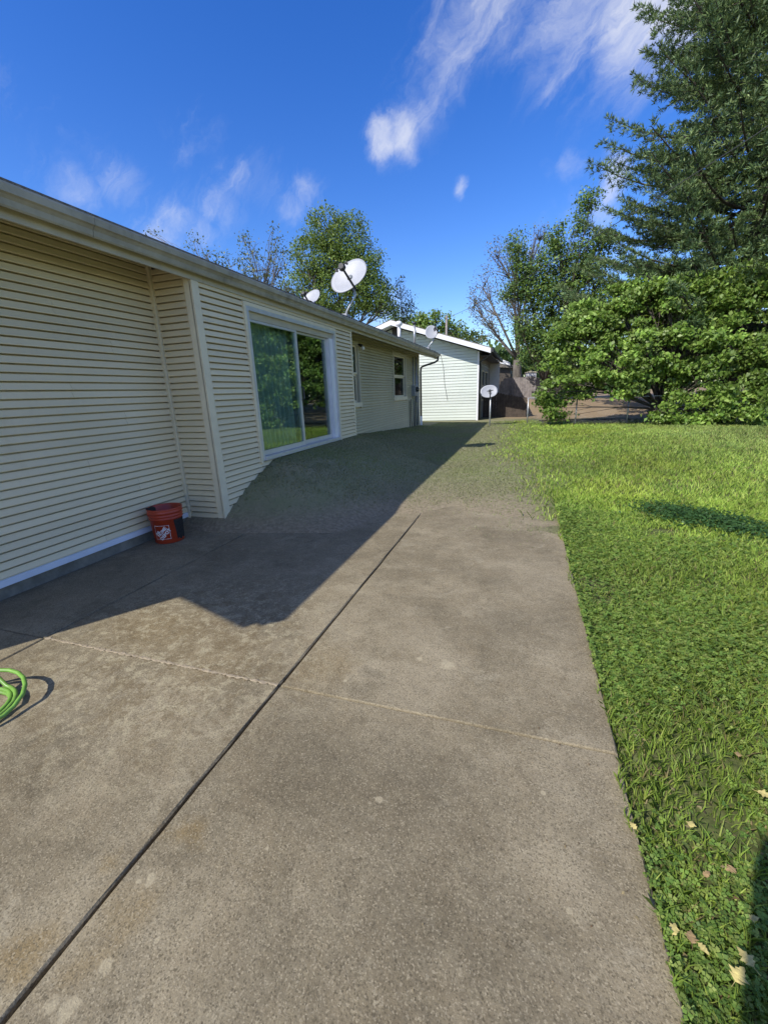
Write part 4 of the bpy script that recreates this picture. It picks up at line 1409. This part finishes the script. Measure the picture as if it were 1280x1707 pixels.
broadleaf('big_bush', 'huge bright leafy bush spreading over the chain-link fence at the lawn edge', 19.4, (1105, 690),
          [(945, 600, 36, 34), (985, 560, 44, 38), (1040, 535, 46, 36), (1100, 520, 50, 36), (1165, 510, 50, 34), (1230, 505, 46, 38), (1290, 520, 40, 50), (960, 640, 38, 24, 18.9), (1020, 605, 52, 40, 18.8), (1085, 590, 52, 44, 18.7), (1150, 580, 52, 44, 18.7), (1220, 580, 52, 48, 18.6), (1285, 600, 40, 60, 18.4),
           (1050, 640, 34, 22, 18.6), (1160, 640, 46, 36, 18.4), (1225, 650, 48, 38, 18.2), (1280, 680, 40, 34, 17.9), (1170, 685, 30, 20, 18.1), (935, 680, 24, 22, 18.7), (912, 655, 14, 16, 18.7), (1112, 690, 18, 14, 18.2), (1110, 490, 44, 26, 19.8), (1185, 478, 44, 28, 19.8), (1255, 470, 44, 34, 19.8), (1030, 505, 34, 26, 19.8), (975, 525, 26, 24, 19.6), (1235, 690, 36, 18, 17.9)] + [(u_, 560 - (u_ - 930) * .36 + 14 * math.sin(u_ * .37) - 16 * (k_ % 2), 11 + 5 * (k_ % 3), 15 + 6 * (k_ % 2), 19.0 + .4 * (k_ % 3)) for k_, u_ in enumerate(range(935, 1180, 19))] + [(u_, 462 + 12 * math.sin(u_ * .31), 13, 20, 19.5) for u_ in range(1180, 1290, 21)],
          .14, 105, .36, G_BRIGHT + G_MID[:2], M['bark_dark'], trunk_r=.13, sub=.72, stems=6, limb_k=.8, cat='bush', depth=.9, shell=.62, flat=.5, bright=1.3)


# ---- the white pine: whorls of boughs with flat sprays of needle tufts
def pine(base, H, label):
    base = Vector((base[0], base[1], float(ground_z(base[0], base[1]))))
    t = thing('pine_tree', base, label, 'tree')
    MB().tube([base - Vector((0, 0, .2)), base + Vector((.1, 0, H * .3)), base + Vector((-.1, .1, H * .6)), base + Vector((.05, 0, H))], [.36, .30, .2, .04], 10).build('trunk', M['bark_dark'], t, True)
    br = MB()
    T, D, S = [], [], []
    z = 2.2
    while z < H - .3:
        f_ = (z - 2.2) / (H - 2.2)
        Lmax = 7.2 * (1 - f_) ** .52 * (1.06 if f_ > .1 else .8 + f_ * 2.6)
        nb = random.randint(9, 12)
        a0 = random.uniform(0, 6.28)
        for k in range(nb):
            an = a0 + 2 * math.pi * k / nb + random.uniform(-.3, .3)
            L = Lmax * random.uniform(.62, 1.06)
            d = Vector((math.cos(an), math.sin(an), 0))
            rise = random.uniform(-.06, .10) + .32 * f_
            pts = []
            p0 = base + Vector((0, 0, z + random.uniform(-.25, .25)))
            for i in range(7):
                s_ = i / 6
                pts.append(p0 + d * L * s_ + Vector((0, 0, L * (rise * s_ - .16 * math.sin(math.pi * s_) * .6 + .09 * s_ ** 3))))
            r0 = .05 * L / 5 + .02
            br.tube(pts, [r0 * (1 - .85 * i / 6) for i in range(7)], 5, False)
            side = Vector((-d.y, d.x, 0))
            ntw = int(8 + L * 3.0)
            for j in range(ntw):
                s_ = .25 + .75 * (j / (ntw - 1)) ** .8
                ip = min(5, int(s_ * 6)); fr = s_ * 6 - ip
                p = pts[ip].lerp(pts[ip + 1], min(1, fr))
                sg = 1 if j % 2 else -1
                tl = (.38 + 1.15 * (1 - s_)) * random.uniform(.6, 1.2) * min(1, L / 3.0)
                td = (d * random.uniform(.5, .9) + side * sg * random.uniform(.4, 1.0) + Vector((0, 0, random.uniform(-.02, .22)))).normalized()
                q = p + td * tl
                if tl > .5: br.tube([p, q], [.012, .006], 3, False)
                nt = max(2, int(tl / .19))
                for m_ in range(nt):
                    pt = p.lerp(q, (m_ + 1) / nt)
                    T.append(pt); D.append((td * .7 + Vector((random.uniform(-.3, .3), random.uniform(-.3, .3), random.uniform(.3, .9)))).normalized()); S.append(random.uniform(.8, 1.2))
        z += random.uniform(.42, .58)
    br.build('boughs', M['bark_dark'], t, True)
    T = np.array([tuple(x) for x in T]); D = np.array([tuple(x) for x in D]); S = np.array(S)
    K = 22
    idx = np.repeat(np.arange(len(T)), K)
    N = len(idx)
    dirs = D[idx] * .7 + rand_unit(N) * .8
    dirs /= np.linalg.norm(dirs, axis=1)[:, None]
    L = .20 * S[idx] * RNG.uniform(.7, 1.2, N)
    c = T[idx] + dirs * (L * .5)[:, None] + RNG.normal(size=(N, 3)) * .03
    tone = RNG.uniform(.75, 1.25, (len(T), 1))[idx]
    cols = np.clip(jit_cols(N, [(.085, .145, .06), (.12, .18, .062), (.065, .115, .055), (.17, .225, .075)]) * tone, 0, 1)
    quads_obj('crown', leaf_quads(c, dirs, rand_unit(N) * .7 + np.array([-.15, -.3, .6]), L, np.full(N, .032) * RNG.uniform(.8, 1.3, N)), cols, M['needle'], t)
    return t


pine((8.6, 23.2), 22.5, 'tall dark green pine with layered boughs at the right')

# far wood closing the horizon
N = 30000
x = RNG.uniform(-90, 130, N); y = 75 + RNG.normal(size=N) * 4
hh = 7.5 + 2.2 * wavy(x, y * 0, .12, 4) + 1.5 * wavy(x, y * 0, .45, 14)
z = .3 + hh * RNG.uniform(0, 1, N) ** .8
o = quads_obj('far_wood', leaf_quads(np.stack([x, y, z], 1), rand_unit(N), rand_unit(N) + np.array([0, -.6, .5]), RNG.uniform(.7, 1.5, N), RNG.uniform(.5, 1.0, N)), jit_cols(N, G_MID + G_DARK), M['leaf'], None, 'stuff')
tag(o, 'distant band of green trees behind the yards', 'trees')

# ------------------------------------------------------------------ overhead wire
def wire(name, label, pts, r, parent=None):
    o = MB().tube(pts, r, 5).build(name, M['wire'], parent)
    return tag(o, label, 'wire')


mast_q = on_y(742, 531, 30)
wpts = []
A_, B_ = on_y(742, 531, 40), on_y(1262, 222, 15.5)
for i in range(25):
    t = i / 24
    p = A_.lerp(B_, t); p.z -= .35 * 4 * t * (1 - t)
    wpts.append(p)
up_top = Vector((B_.x + 1.2, B_.y - 2.2, B_.z + .35))
wpts.append(up_top)
wire('power_line', 'thin power line climbing across the pine to the upper right', wpts, .014)
# its two poles, one hidden behind the pale house, one outside the frame
for k, (x_, y_, zt, lab) in enumerate(((A_.x, A_.y, A_.z + .25, 'slim wooden utility pole behind the pale house roof'), (up_top.x, up_top.y, up_top.z + .6, 'wooden utility pole beside the lawn right of the pine'))):
    zb = float(ground_z(x_, y_))
    up_ = thing('utility_pole', (x_, y_, zb), lab, 'utility pole')
    MB().tube([(x_ + .12, y_, zb - .4), (x_ + .12, y_, zt)], [.13, .09], 10).build('shaft', M['fence'], up_, True)
    MB().tube([(x_ + .05, y_, zt - .25), (x_ + .14, y_, zt - .25)], .035, 8).build('insulator', M['greybox'], up_, True)

# ------------------------------------------------------------------ grass
def in_view(x, y):
    d0 = x * FWD.x + y * FWD.y
    r0 = x * _r0.x + y * _r0.y
    return (d0 > -.3) & (np.abs(r0) < d0 * 1.25 + 1.8)


def grass_points(n, x0, x1, y0, y1):
    x = RNG.uniform(x0, x1, n); y = RNG.uniform(y0, y1, n)
    k = in_view(x, y)
    return x[k], y[k]


def blades(x, y, Lm, wm_, cols, lean=.6):
    N = len(x)
    z = ground_z(x, y)
    z = np.where((x < .455) & (x > X_A) & (y < 6.4), np.maximum(z, 0.0), z)
    an = RNG.uniform(0, 6.283, N); la = RNG.uniform(.1, lean, N)
    d = np.stack([np.cos(an) * np.sin(la), np.sin(an) * np.sin(la), np.cos(la)], 1)
    b2 = RNG.uniform(0, 6.283, N)
    s = np.stack([np.cos(b2), np.sin(b2), np.zeros(N)], 1) * (wm_ * .5)[:, None]
    p = np.stack([x, y, z - .004], 1)
    L = Lm[:, None]
    mid = p + d * L * .55
    bend = np.stack([np.cos(an), np.sin(an), np.zeros(N)], 1) * L * .22
    tip = p + d * L + bend - np.array([0, 0, 1]) * L * .10
    q = np.stack([p - s, p + s, mid + s * .75, tip, mid - s * .75], 1)
    return q


def blades_mesh(name, q, cols, label, cat, parent=None):
    N = len(q)
    v = q.reshape(-1, 3)
    me = np_mesh(name, v, np.arange(N * 5), np.full(N, 5), M['blade'], np.repeat(cols, 5, axis=0))
    o = link_mesh(name, me, None, parent)
    return tag(o, label, cat, None, 'stuff')


def lawn_cols(x, y, n):
    base = jit_cols(n, [(.15, .22, .034), (.18, .25, .042), (.115, .18, .028), (.235, .28, .06)], .2)
    p1 = sstep(.1, .75, wavy(x, y, 1.1, 13))[:, None]
    p2 = sstep(.2, .8, wavy(x, y, 2.3, 23))[:, None]
    base = base * (1 - .45 * p1) + np.array([.22, .26, .04]) * .45 * p1
    base = base * (1 - .4 * p2) + np.array([.075, .14, .03]) * .4 * p2
    far = sstep(6, 15, y)[:, None] * sstep(1.5, 6, x)[:, None]
    base = base * (1 - .5 * far) + np.array([.14, .165, .065]) * .5 * far
    base = base * (1.42 + .5 * sstep(3.2, 5.5, y))[:, None]
    base *= (1 + .28 * wavy(x, y, 4.5, 8) * .6 + .22 * wavy(x, y, .7, 27))[:, None]
    dry = (RNG.uniform(0, 1, n) < .06)
    base[dry] = np.array([.30, .25, .11]) * RNG.uniform(.7, 1.2, (dry.sum(), 1))
    return base


Q, CC = [], []
# near lawn
x, y = grass_points(260000, .40, 6.0, .3, 6.5)
dd = np.hypot(x, y)
k = (RNG.uniform(0, 1, len(x)) < np.clip(2.4 / dd, .12, 1) * .9) & (worn_mask(x, y) * (y > 3.5) < RNG.uniform(0, 1, len(x)))
bare = wavy(x, y, 3.3, 17) * .5 + wavy(x, y, 8, 29) * .3 - .55 * sstep(1.3, .5, x) * 0
k &= (bare < RNG.uniform(.2, .6, len(x))) | (x > 2.9)
k &= x > .44 + .045 * wavy(x, y, 5, 2) + .02 * wavy(x, y, 17, 12)
x, y = x[k], y[k]; dd = np.hypot(x, y)
tall = .5 + .6 * sstep(-.2, .8, wavy(x, y, 1.7, 31)) * sstep(.6, 1.6, x)
Q.append(blades(x, y, (.035 + .055 * tall) * RNG.uniform(.6, 1.3, len(x)), .0035 + .0011 * dd, None)); CC.append(lawn_cols(x, y, len(x)))
# middle and far lawn
x, y = grass_points(480000, -2.0, 15, 5.0, 20.6)
dd = np.hypot(x, y)
k = (RNG.uniform(0, 1, len(x)) < np.clip(5.5 / dd, .1, 1) * .85) & (worn_mask(x, y) < RNG.uniform(0, 1, len(x))) & (dirt_mask(x, y) < .3)
x, y = x[k], y[k]; dd = np.hypot(x, y)
Q.append(blades(x, y, .075 * RNG.uniform(.6, 1.4, len(x)), .0045 + .0010 * dd, None)); CC.append(lawn_cols(x, y, len(x)))
blades_mesh('lawn_grass', np.concatenate(Q), np.concatenate(CC), 'green lawn grass right of the patio', 'grass')
# thin grey-green grass on the worn strip and bank
x, y = grass_points(980000, -3.9, 2.6, 3.4, 20.6)
dd = np.hypot(x, y)
end = 4.95 + .55 * wavy(x, y, 1.7, 11) + .35 * wavy(x, y, 5.3, 20) + .2 * wavy(x, y, 14, 25)
zz = ground_z(x, y)
k = ((zz > .004) | (y > end - 1.2)) & (worn_mask(x, y) > .15) & (RNG.uniform(0, 1, len(x)) < np.clip(4 / dd, .15, 1) * (.55 + .3 * sstep(-.3, .8, wavy(x, y, 1.9, 6))) * sstep(-.3, 3.2, y - end + .6 + 4 * zz) ** 1.3)
k &= (x > np.where(y < 8.47, X_C, X_A) + .03)
k &= ~((np.abs(x - BK.x) < .2) & (np.abs(y - BK.y) < .2))
x, y = x[k], y[k]; dd = np.hypot(x, y)
cw = jit_cols(len(x), [(.25, .26, .125), (.28, .28, .15), (.225, .24, .11), (.31, .295, .17)], .12)
gr = sstep(-.2, .8, wavy(x, y, 1.3, 19))[:, None] * .5 + .35 * sstep(-1.5, .6, x)[:, None]
cw = cw * (1 - gr) + jit_cols(len(x), [(.22, .29, .075), (.25, .31, .10)], .15) * gr
blades_mesh('worn_grass', blades(x, y, .026 * RNG.uniform(.5, 1.3, len(x)), .0028 + .0009 * dd, None, .9), cw, 'thin grey-green grass on the worn ground by the house', 'grass')
# clover and broad-leaved weeds close to the slab edge
x, y = grass_points(190000, .44, 3.6, .3, 5.5)
dd = np.hypot(x, y)
patch = wavy(x, y, 2.2, 33) + .9 * sstep(2.2, .6, x)
k = (patch > RNG.uniform(.0, 1.2, len(x))) & (RNG.uniform(0, 1, len(x)) < np.clip(2.6 / dd, .2, 1)) & (x > .43 + .05 * wavy(x, y, 7, 3) + .02 * wavy(x, y, 19, 15))
bare = wavy(x, y, 3.3, 17) * .5 + wavy(x, y, 8, 29) * .3
k &= (bare < RNG.uniform(.3, .8, len(x)))
x, y = x[k], y[k]; dd = np.hypot(x, y)
N = len(x)
zc = np.where(x < .455, 0.0, ground_z(x, y)) + RNG.uniform(.008, .05, N)
nr = rand_unit(N) * .5 + np.array([0, 0, 1.0]); nr /= np.linalg.norm(nr, axis=1)[:, None]
di = rand_unit(N); di -= nr * (di * nr).sum(1)[:, None]; di /= np.linalg.norm(di, axis=1)[:, None]
sd_ = np.cross(nr, di)
Lc = (.0085 + .0016 * dd) * RNG.uniform(.6, 1.4, N)
cc = jit_cols(N, [(.16, .26, .05), (.21, .31, .06), (.11, .195, .036), (.27, .33, .08)], .25)
c0_ = np.stack([x, y, zc], 1)
parts = []
for k3 in range(3):
    a3 = k3 * 2.0944
    dk = di * math.cos(a3) + sd_ * math.sin(a3) + nr * .15
    parts.append(leaf_quads(c0_ + dk * (Lc * .55)[:, None], dk, nr, Lc, Lc * .95, .05))
qc = np.concatenate(parts); cc3 = np.concatenate([cc * .95, cc, cc * 1.05])
o = quads_obj('clover_patch', qc, cc3, M['blade'], None, 'stuff')
tag(o, 'low clover and broad-leaved weeds along the patio edge', 'weeds')
# dark low weed patch in the lawn
c0, c1 = on_z(1090, 850), on_z(1250, 880)
N = 5200
t = RNG.uniform(0, 1, N)
x = c0.x + (c1.x - c0.x) * t + RNG.normal(size=N) * .16; y = c0.y + (c1.y - c0.y) * t + RNG.normal(size=N) * .20
zc = ground_z(x, y) + RNG.uniform(.02, .085, N)
o = quads_obj('weed_patch', leaf_quads(np.stack([x, y, zc], 1), rand_unit(N) * np.array([1, 1, .4]), rand_unit(N) * .6 + np.array([0, 0, .9]), .036 * RNG.uniform(.7, 1.3, N), .026 * RNG.uniform(.7, 1.3, N)), jit_cols(N, [(.05, .115, .03), (.065, .14, .035), (.04, .09, .025)]), M['blade'], None, 'stuff')
tag(o, 'dark green patch of low weeds in the middle of the lawn', 'weeds')

# dark brown leaf pieces under the big bush
N = 11000
x = RNG.uniform(.7, 9.5, N); y = 18.85 + 2.6 * RNG.uniform(0, 1, N) + .15 * wavy(x, x * 0, 2.1, 3)
o = quads_obj('dark_leaf_bits', leaf_quads(np.stack([x, y, ground_z(x, y) + RNG.uniform(.006, .03, N)], 1), rand_unit(N) * np.array([1, 1, .1]), rand_unit(N) * .25 + np.array([0, 0, 1.]), RNG.uniform(.08, .2, N), RNG.uniform(.06, .14, N)), jit_cols(N, [(.045, .033, .022), (.07, .05, .032), (.03, .023, .016), (.11, .08, .05)]), M['blade'], None, 'stuff')
tag(o, 'dark brown leaf pieces on the ground beneath the big bush', 'mulch')

# ------------------------------------------------------------------ fallen leaves
def fallen_leaf(u, v, size, mat, label):
    p = on_z(u, v, .03)
    an = random.uniform(0, 6.28)
    mb = MB()
    ax = Vector((math.cos(an), math.sin(an), random.uniform(-.08, .12))).normalized()
    sd = Vector((-math.sin(an), math.cos(an), random.uniform(-.15, .12))).normalized()
    up_ = ax.cross(sd)
    prof = [(-.5, 0), (-.4, .20), (-.3, .36), (-.22, .24), (-.05, .46), (.06, .26), (.2, .34), (.28, .17), (.42, .13), (.6, 0)]
    prof = [(a, b_ * random.uniform(.75, 1.2)) for a, b_ in prof]
    c = [p + ax * (a * size) + up_ * (.05 * size * (1 - 4 * a * a)) for a, b_ in prof]
    n0 = len(mb.v)
    for (a, b_), m_ in zip(prof, c):
        mb.v += [tuple(m_ + sd * b_ * size + up_ * b_ * size * random.uniform(-.12, .2)), tuple(m_), tuple(m_ - sd * b_ * size * random.uniform(.8, 1.1) + up_ * b_ * size * random.uniform(-.12, .25))]
    for i in range(len(prof) - 1):
        for k in range(2):
            q_ = n0 + i * 3 + k
            mb.f.append((q_, q_ + 3, q_ + 4, q_ + 1))
    tail = c[0] - ax * size * .4
    mb.tube([c[0], tail], [size * .02, size * .015], 4)
    o = mb.build('fallen_leaf', mat, None, False)
    md = o.modifiers.new('thick', 'SOLIDIFY'); md.thickness = .0012
    tag(o, label, 'leaf', 'fallen leaves on the lawn edge')


FL = [(1232, 1626, .045, 'leaf_dry', 'largest pale yellow fallen leaf at the bottom right of the grass'), (1243, 1597, .042, 'leaf_dry', 'pale yellow fallen leaf just above the largest one'),
      (1123, 1550, .032, 'leaf_dry', 'yellow fallen leaf closest to the slab edge near the bottom'), (1152, 1563, .032, 'leaf_tan', 'tan fallen leaf just right of the yellow one by the slab edge'),
      (1172, 1582, .026, 'leaf_dry', 'small yellow fallen leaf midway between slab and the largest leaf'), (1218, 1450, .03, 'leaf_tan', 'tan fallen leaf left of the dark shadow in the grass'),
      (1178, 1458, .026, 'leaf_tan', 'small tan fallen leaf in the clover, left of another tan leaf'), (1152, 1375, .03, 'leaf_dry', 'lone yellow fallen leaf in the clover above the shadow'),
      (1055, 1377, .028, 'leaf_dry', 'yellow fallen leaf lying on the slab edge'), (1274, 1325, .04, 'leaf_dry', 'large yellow fallen leaf at the right edge of the picture'),
      (1257, 1532, .024, 'leaf_dry', 'small yellow fallen leaf near the right edge below the shadow'), (1230, 1258, .026, 'leaf_tan', 'small tan fallen leaf in the taller grass to the right')]
for (u, v, s_, mm, lb) in FL:
    fallen_leaf(u, v, s_, M[mm], lb)

# ------------------------------------------------------------------ the photographer, behind the camera; only the shadow of phone and arm reaches the picture
def skin_body(name, V, E_, mat, parent):
    me = bpy.data.meshes.new(name)
    me.from_pydata([v[:3] for v in V], [], E_)
    o = link_mesh(name, me, mat, parent)
    me.materials.clear(); me.materials.append(mat)
    bpy.context.view_layer.objects.active = o
    sk = o.modifiers.new('skin', 'SKIN')
    sk.use_smooth_shade = True
    ly = me.skin_vertices[0].data
    for i, v in enumerate(V):
        ly[i].radius = (v[3], v[4] if len(v) > 4 else v[3])
        ly[i].use_root = (i == 0)
    ss = o.modifiers.new('sub', 'SUBSURF'); ss.levels = 2; ss.render_levels = 2
    return o


def mat_person():
    m, nd, lk, b = newmat('clothed_figure')
    p = worldpos(nd)
    sp = nd.new('ShaderNodeSeparateXYZ'); lk.new(p, sp.inputs[0])
    c = mixc(nd, lk, ramp(nd, lk, sp.outputs[2], .955, .965), (.03, .04, .07), (.16, .17, .19))
    c = mixc(nd, lk, ramp(nd, lk, sp.outputs[2], .07, .08), (.04, .035, .03), c)
    c = mixc(nd, lk, ramp(nd, lk, sp.outputs[2], 1.445, 1.455), c, (.42, .25, .18))
    lk.new(c, b.inputs['Base Color']); b.inputs['Roughness'].default_value = .8
    return m


px, py = .06, -.46
person = thing('person', (px, py, 0), 'person in grey shirt and dark trousers holding a phone up with both hands', 'person')
V = [(px, py, .98, .15, .11), (px, py - .01, 1.12, .14, .10), (px, py - .01, 1.28, .16, .11), (px, py, 1.40, .13, .09), (px, py + .01, 1.49, .055), (px, py + .02, 1.56, .07, .075), (px, py + .03, 1.64, .078, .095), (px, py + .02, 1.72, .06, .07)]
E_ = [(0, 1), (1, 2), (2, 3), (3, 4), (4, 5), (5, 6), (6, 7)]


def chain(start, pts):
    i = start
    for q in pts:
        V.append(q); E_.append((i, len(V) - 1)); i = len(V) - 1
    return i


for s_ in (-1, 1):
    chain(0, [(px + .09 * s_, py, .88, .095), (px + .10 * s_, py + .03, .50, .062), (px + .10 * s_, py - .02, .28, .055), (px + .10 * s_, py - .02, .09, .04), (px + .11 * s_, py + .09, .045, .042, .03), (px + .115 * s_, py + .17, .035, .035, .02)])
    w_ = chain(3, [(px + .17 * s_, py, 1.40, .065), (px + .235 * s_, py + .07, 1.17, .045), (.115 * s_ + .02, -.13, 1.36, .032), (.085 * s_, -.055, 1.455, .026, .03), (.078 * s_, -.035, 1.49, .03, .016)])
    for k in range(4):
        zf = 1.535 - .022 * k
        chain(w_, [(.086 * s_, -.030, zf - .006, .010), (.082 * s_, -.010, zf, .0085), (.050 * s_, -.006, zf + .002, .0075)])
    chain(w_, [(.075 * s_, -.058, 1.478, .011), (.050 * s_, -.050, 1.485, .009)])
skin_body('body', V, E_, mat_person(), person)
mb = MB(); mb.lathe([(0, .115), (.05, .105), (.085, .07), (.098, .02), (.092, -.03), (.075, -.05)], (px, py + .005, 1.695), 24)
mb.build('hair', M['bark_dark'], person, True)
for s_ in (-1, 1):
    mb = MB(); mb.lathe([(0, .012), (.009, .008), (.012, 0), (.009, -.008), (0, -.012)], (px + .032 * s_, py + .118, 1.655), 12); mb.build('eye', M['dark'], person, True)
phone = MB().box((-.075, -.030, 1.463), (.075, -.0215, 1.537)).build('phone', M['dark'], None, bevel=.003)
tag(phone, 'black phone held up by the person taking the picture', 'phone')


# ------------------------------------------------------------------ bits of dry leaf and twig along the slab edge
N = 900
x = .47 + np.abs(RNG.normal(size=N)) * .28; y = RNG.uniform(.6, 4.2, N)
k = RNG.uniform(0, 1, N) < .12
x[k] = .45 - np.abs(RNG.normal(size=k.sum())) * .35
zc = np.where(x < .45, .004, ground_z(x, y) + RNG.uniform(.01, .03, N))
L = RNG.uniform(.006, .022, N); L[k] *= .6
o = quads_obj('leaf_litter', leaf_quads(np.stack([x, y, zc], 1), rand_unit(N) * np.array([1, 1, .15]), rand_unit(N) * .3 + np.array([0, 0, 1.]), L, L * RNG.uniform(.2, .8, N)), jit_cols(N, [(.22, .15, .08), (.32, .24, .12), (.12, .08, .05), (.40, .33, .17)]), M['blade'], None, 'stuff')
tag(o, 'scattered dry leaf bits along the patio edge', 'leaf litter')
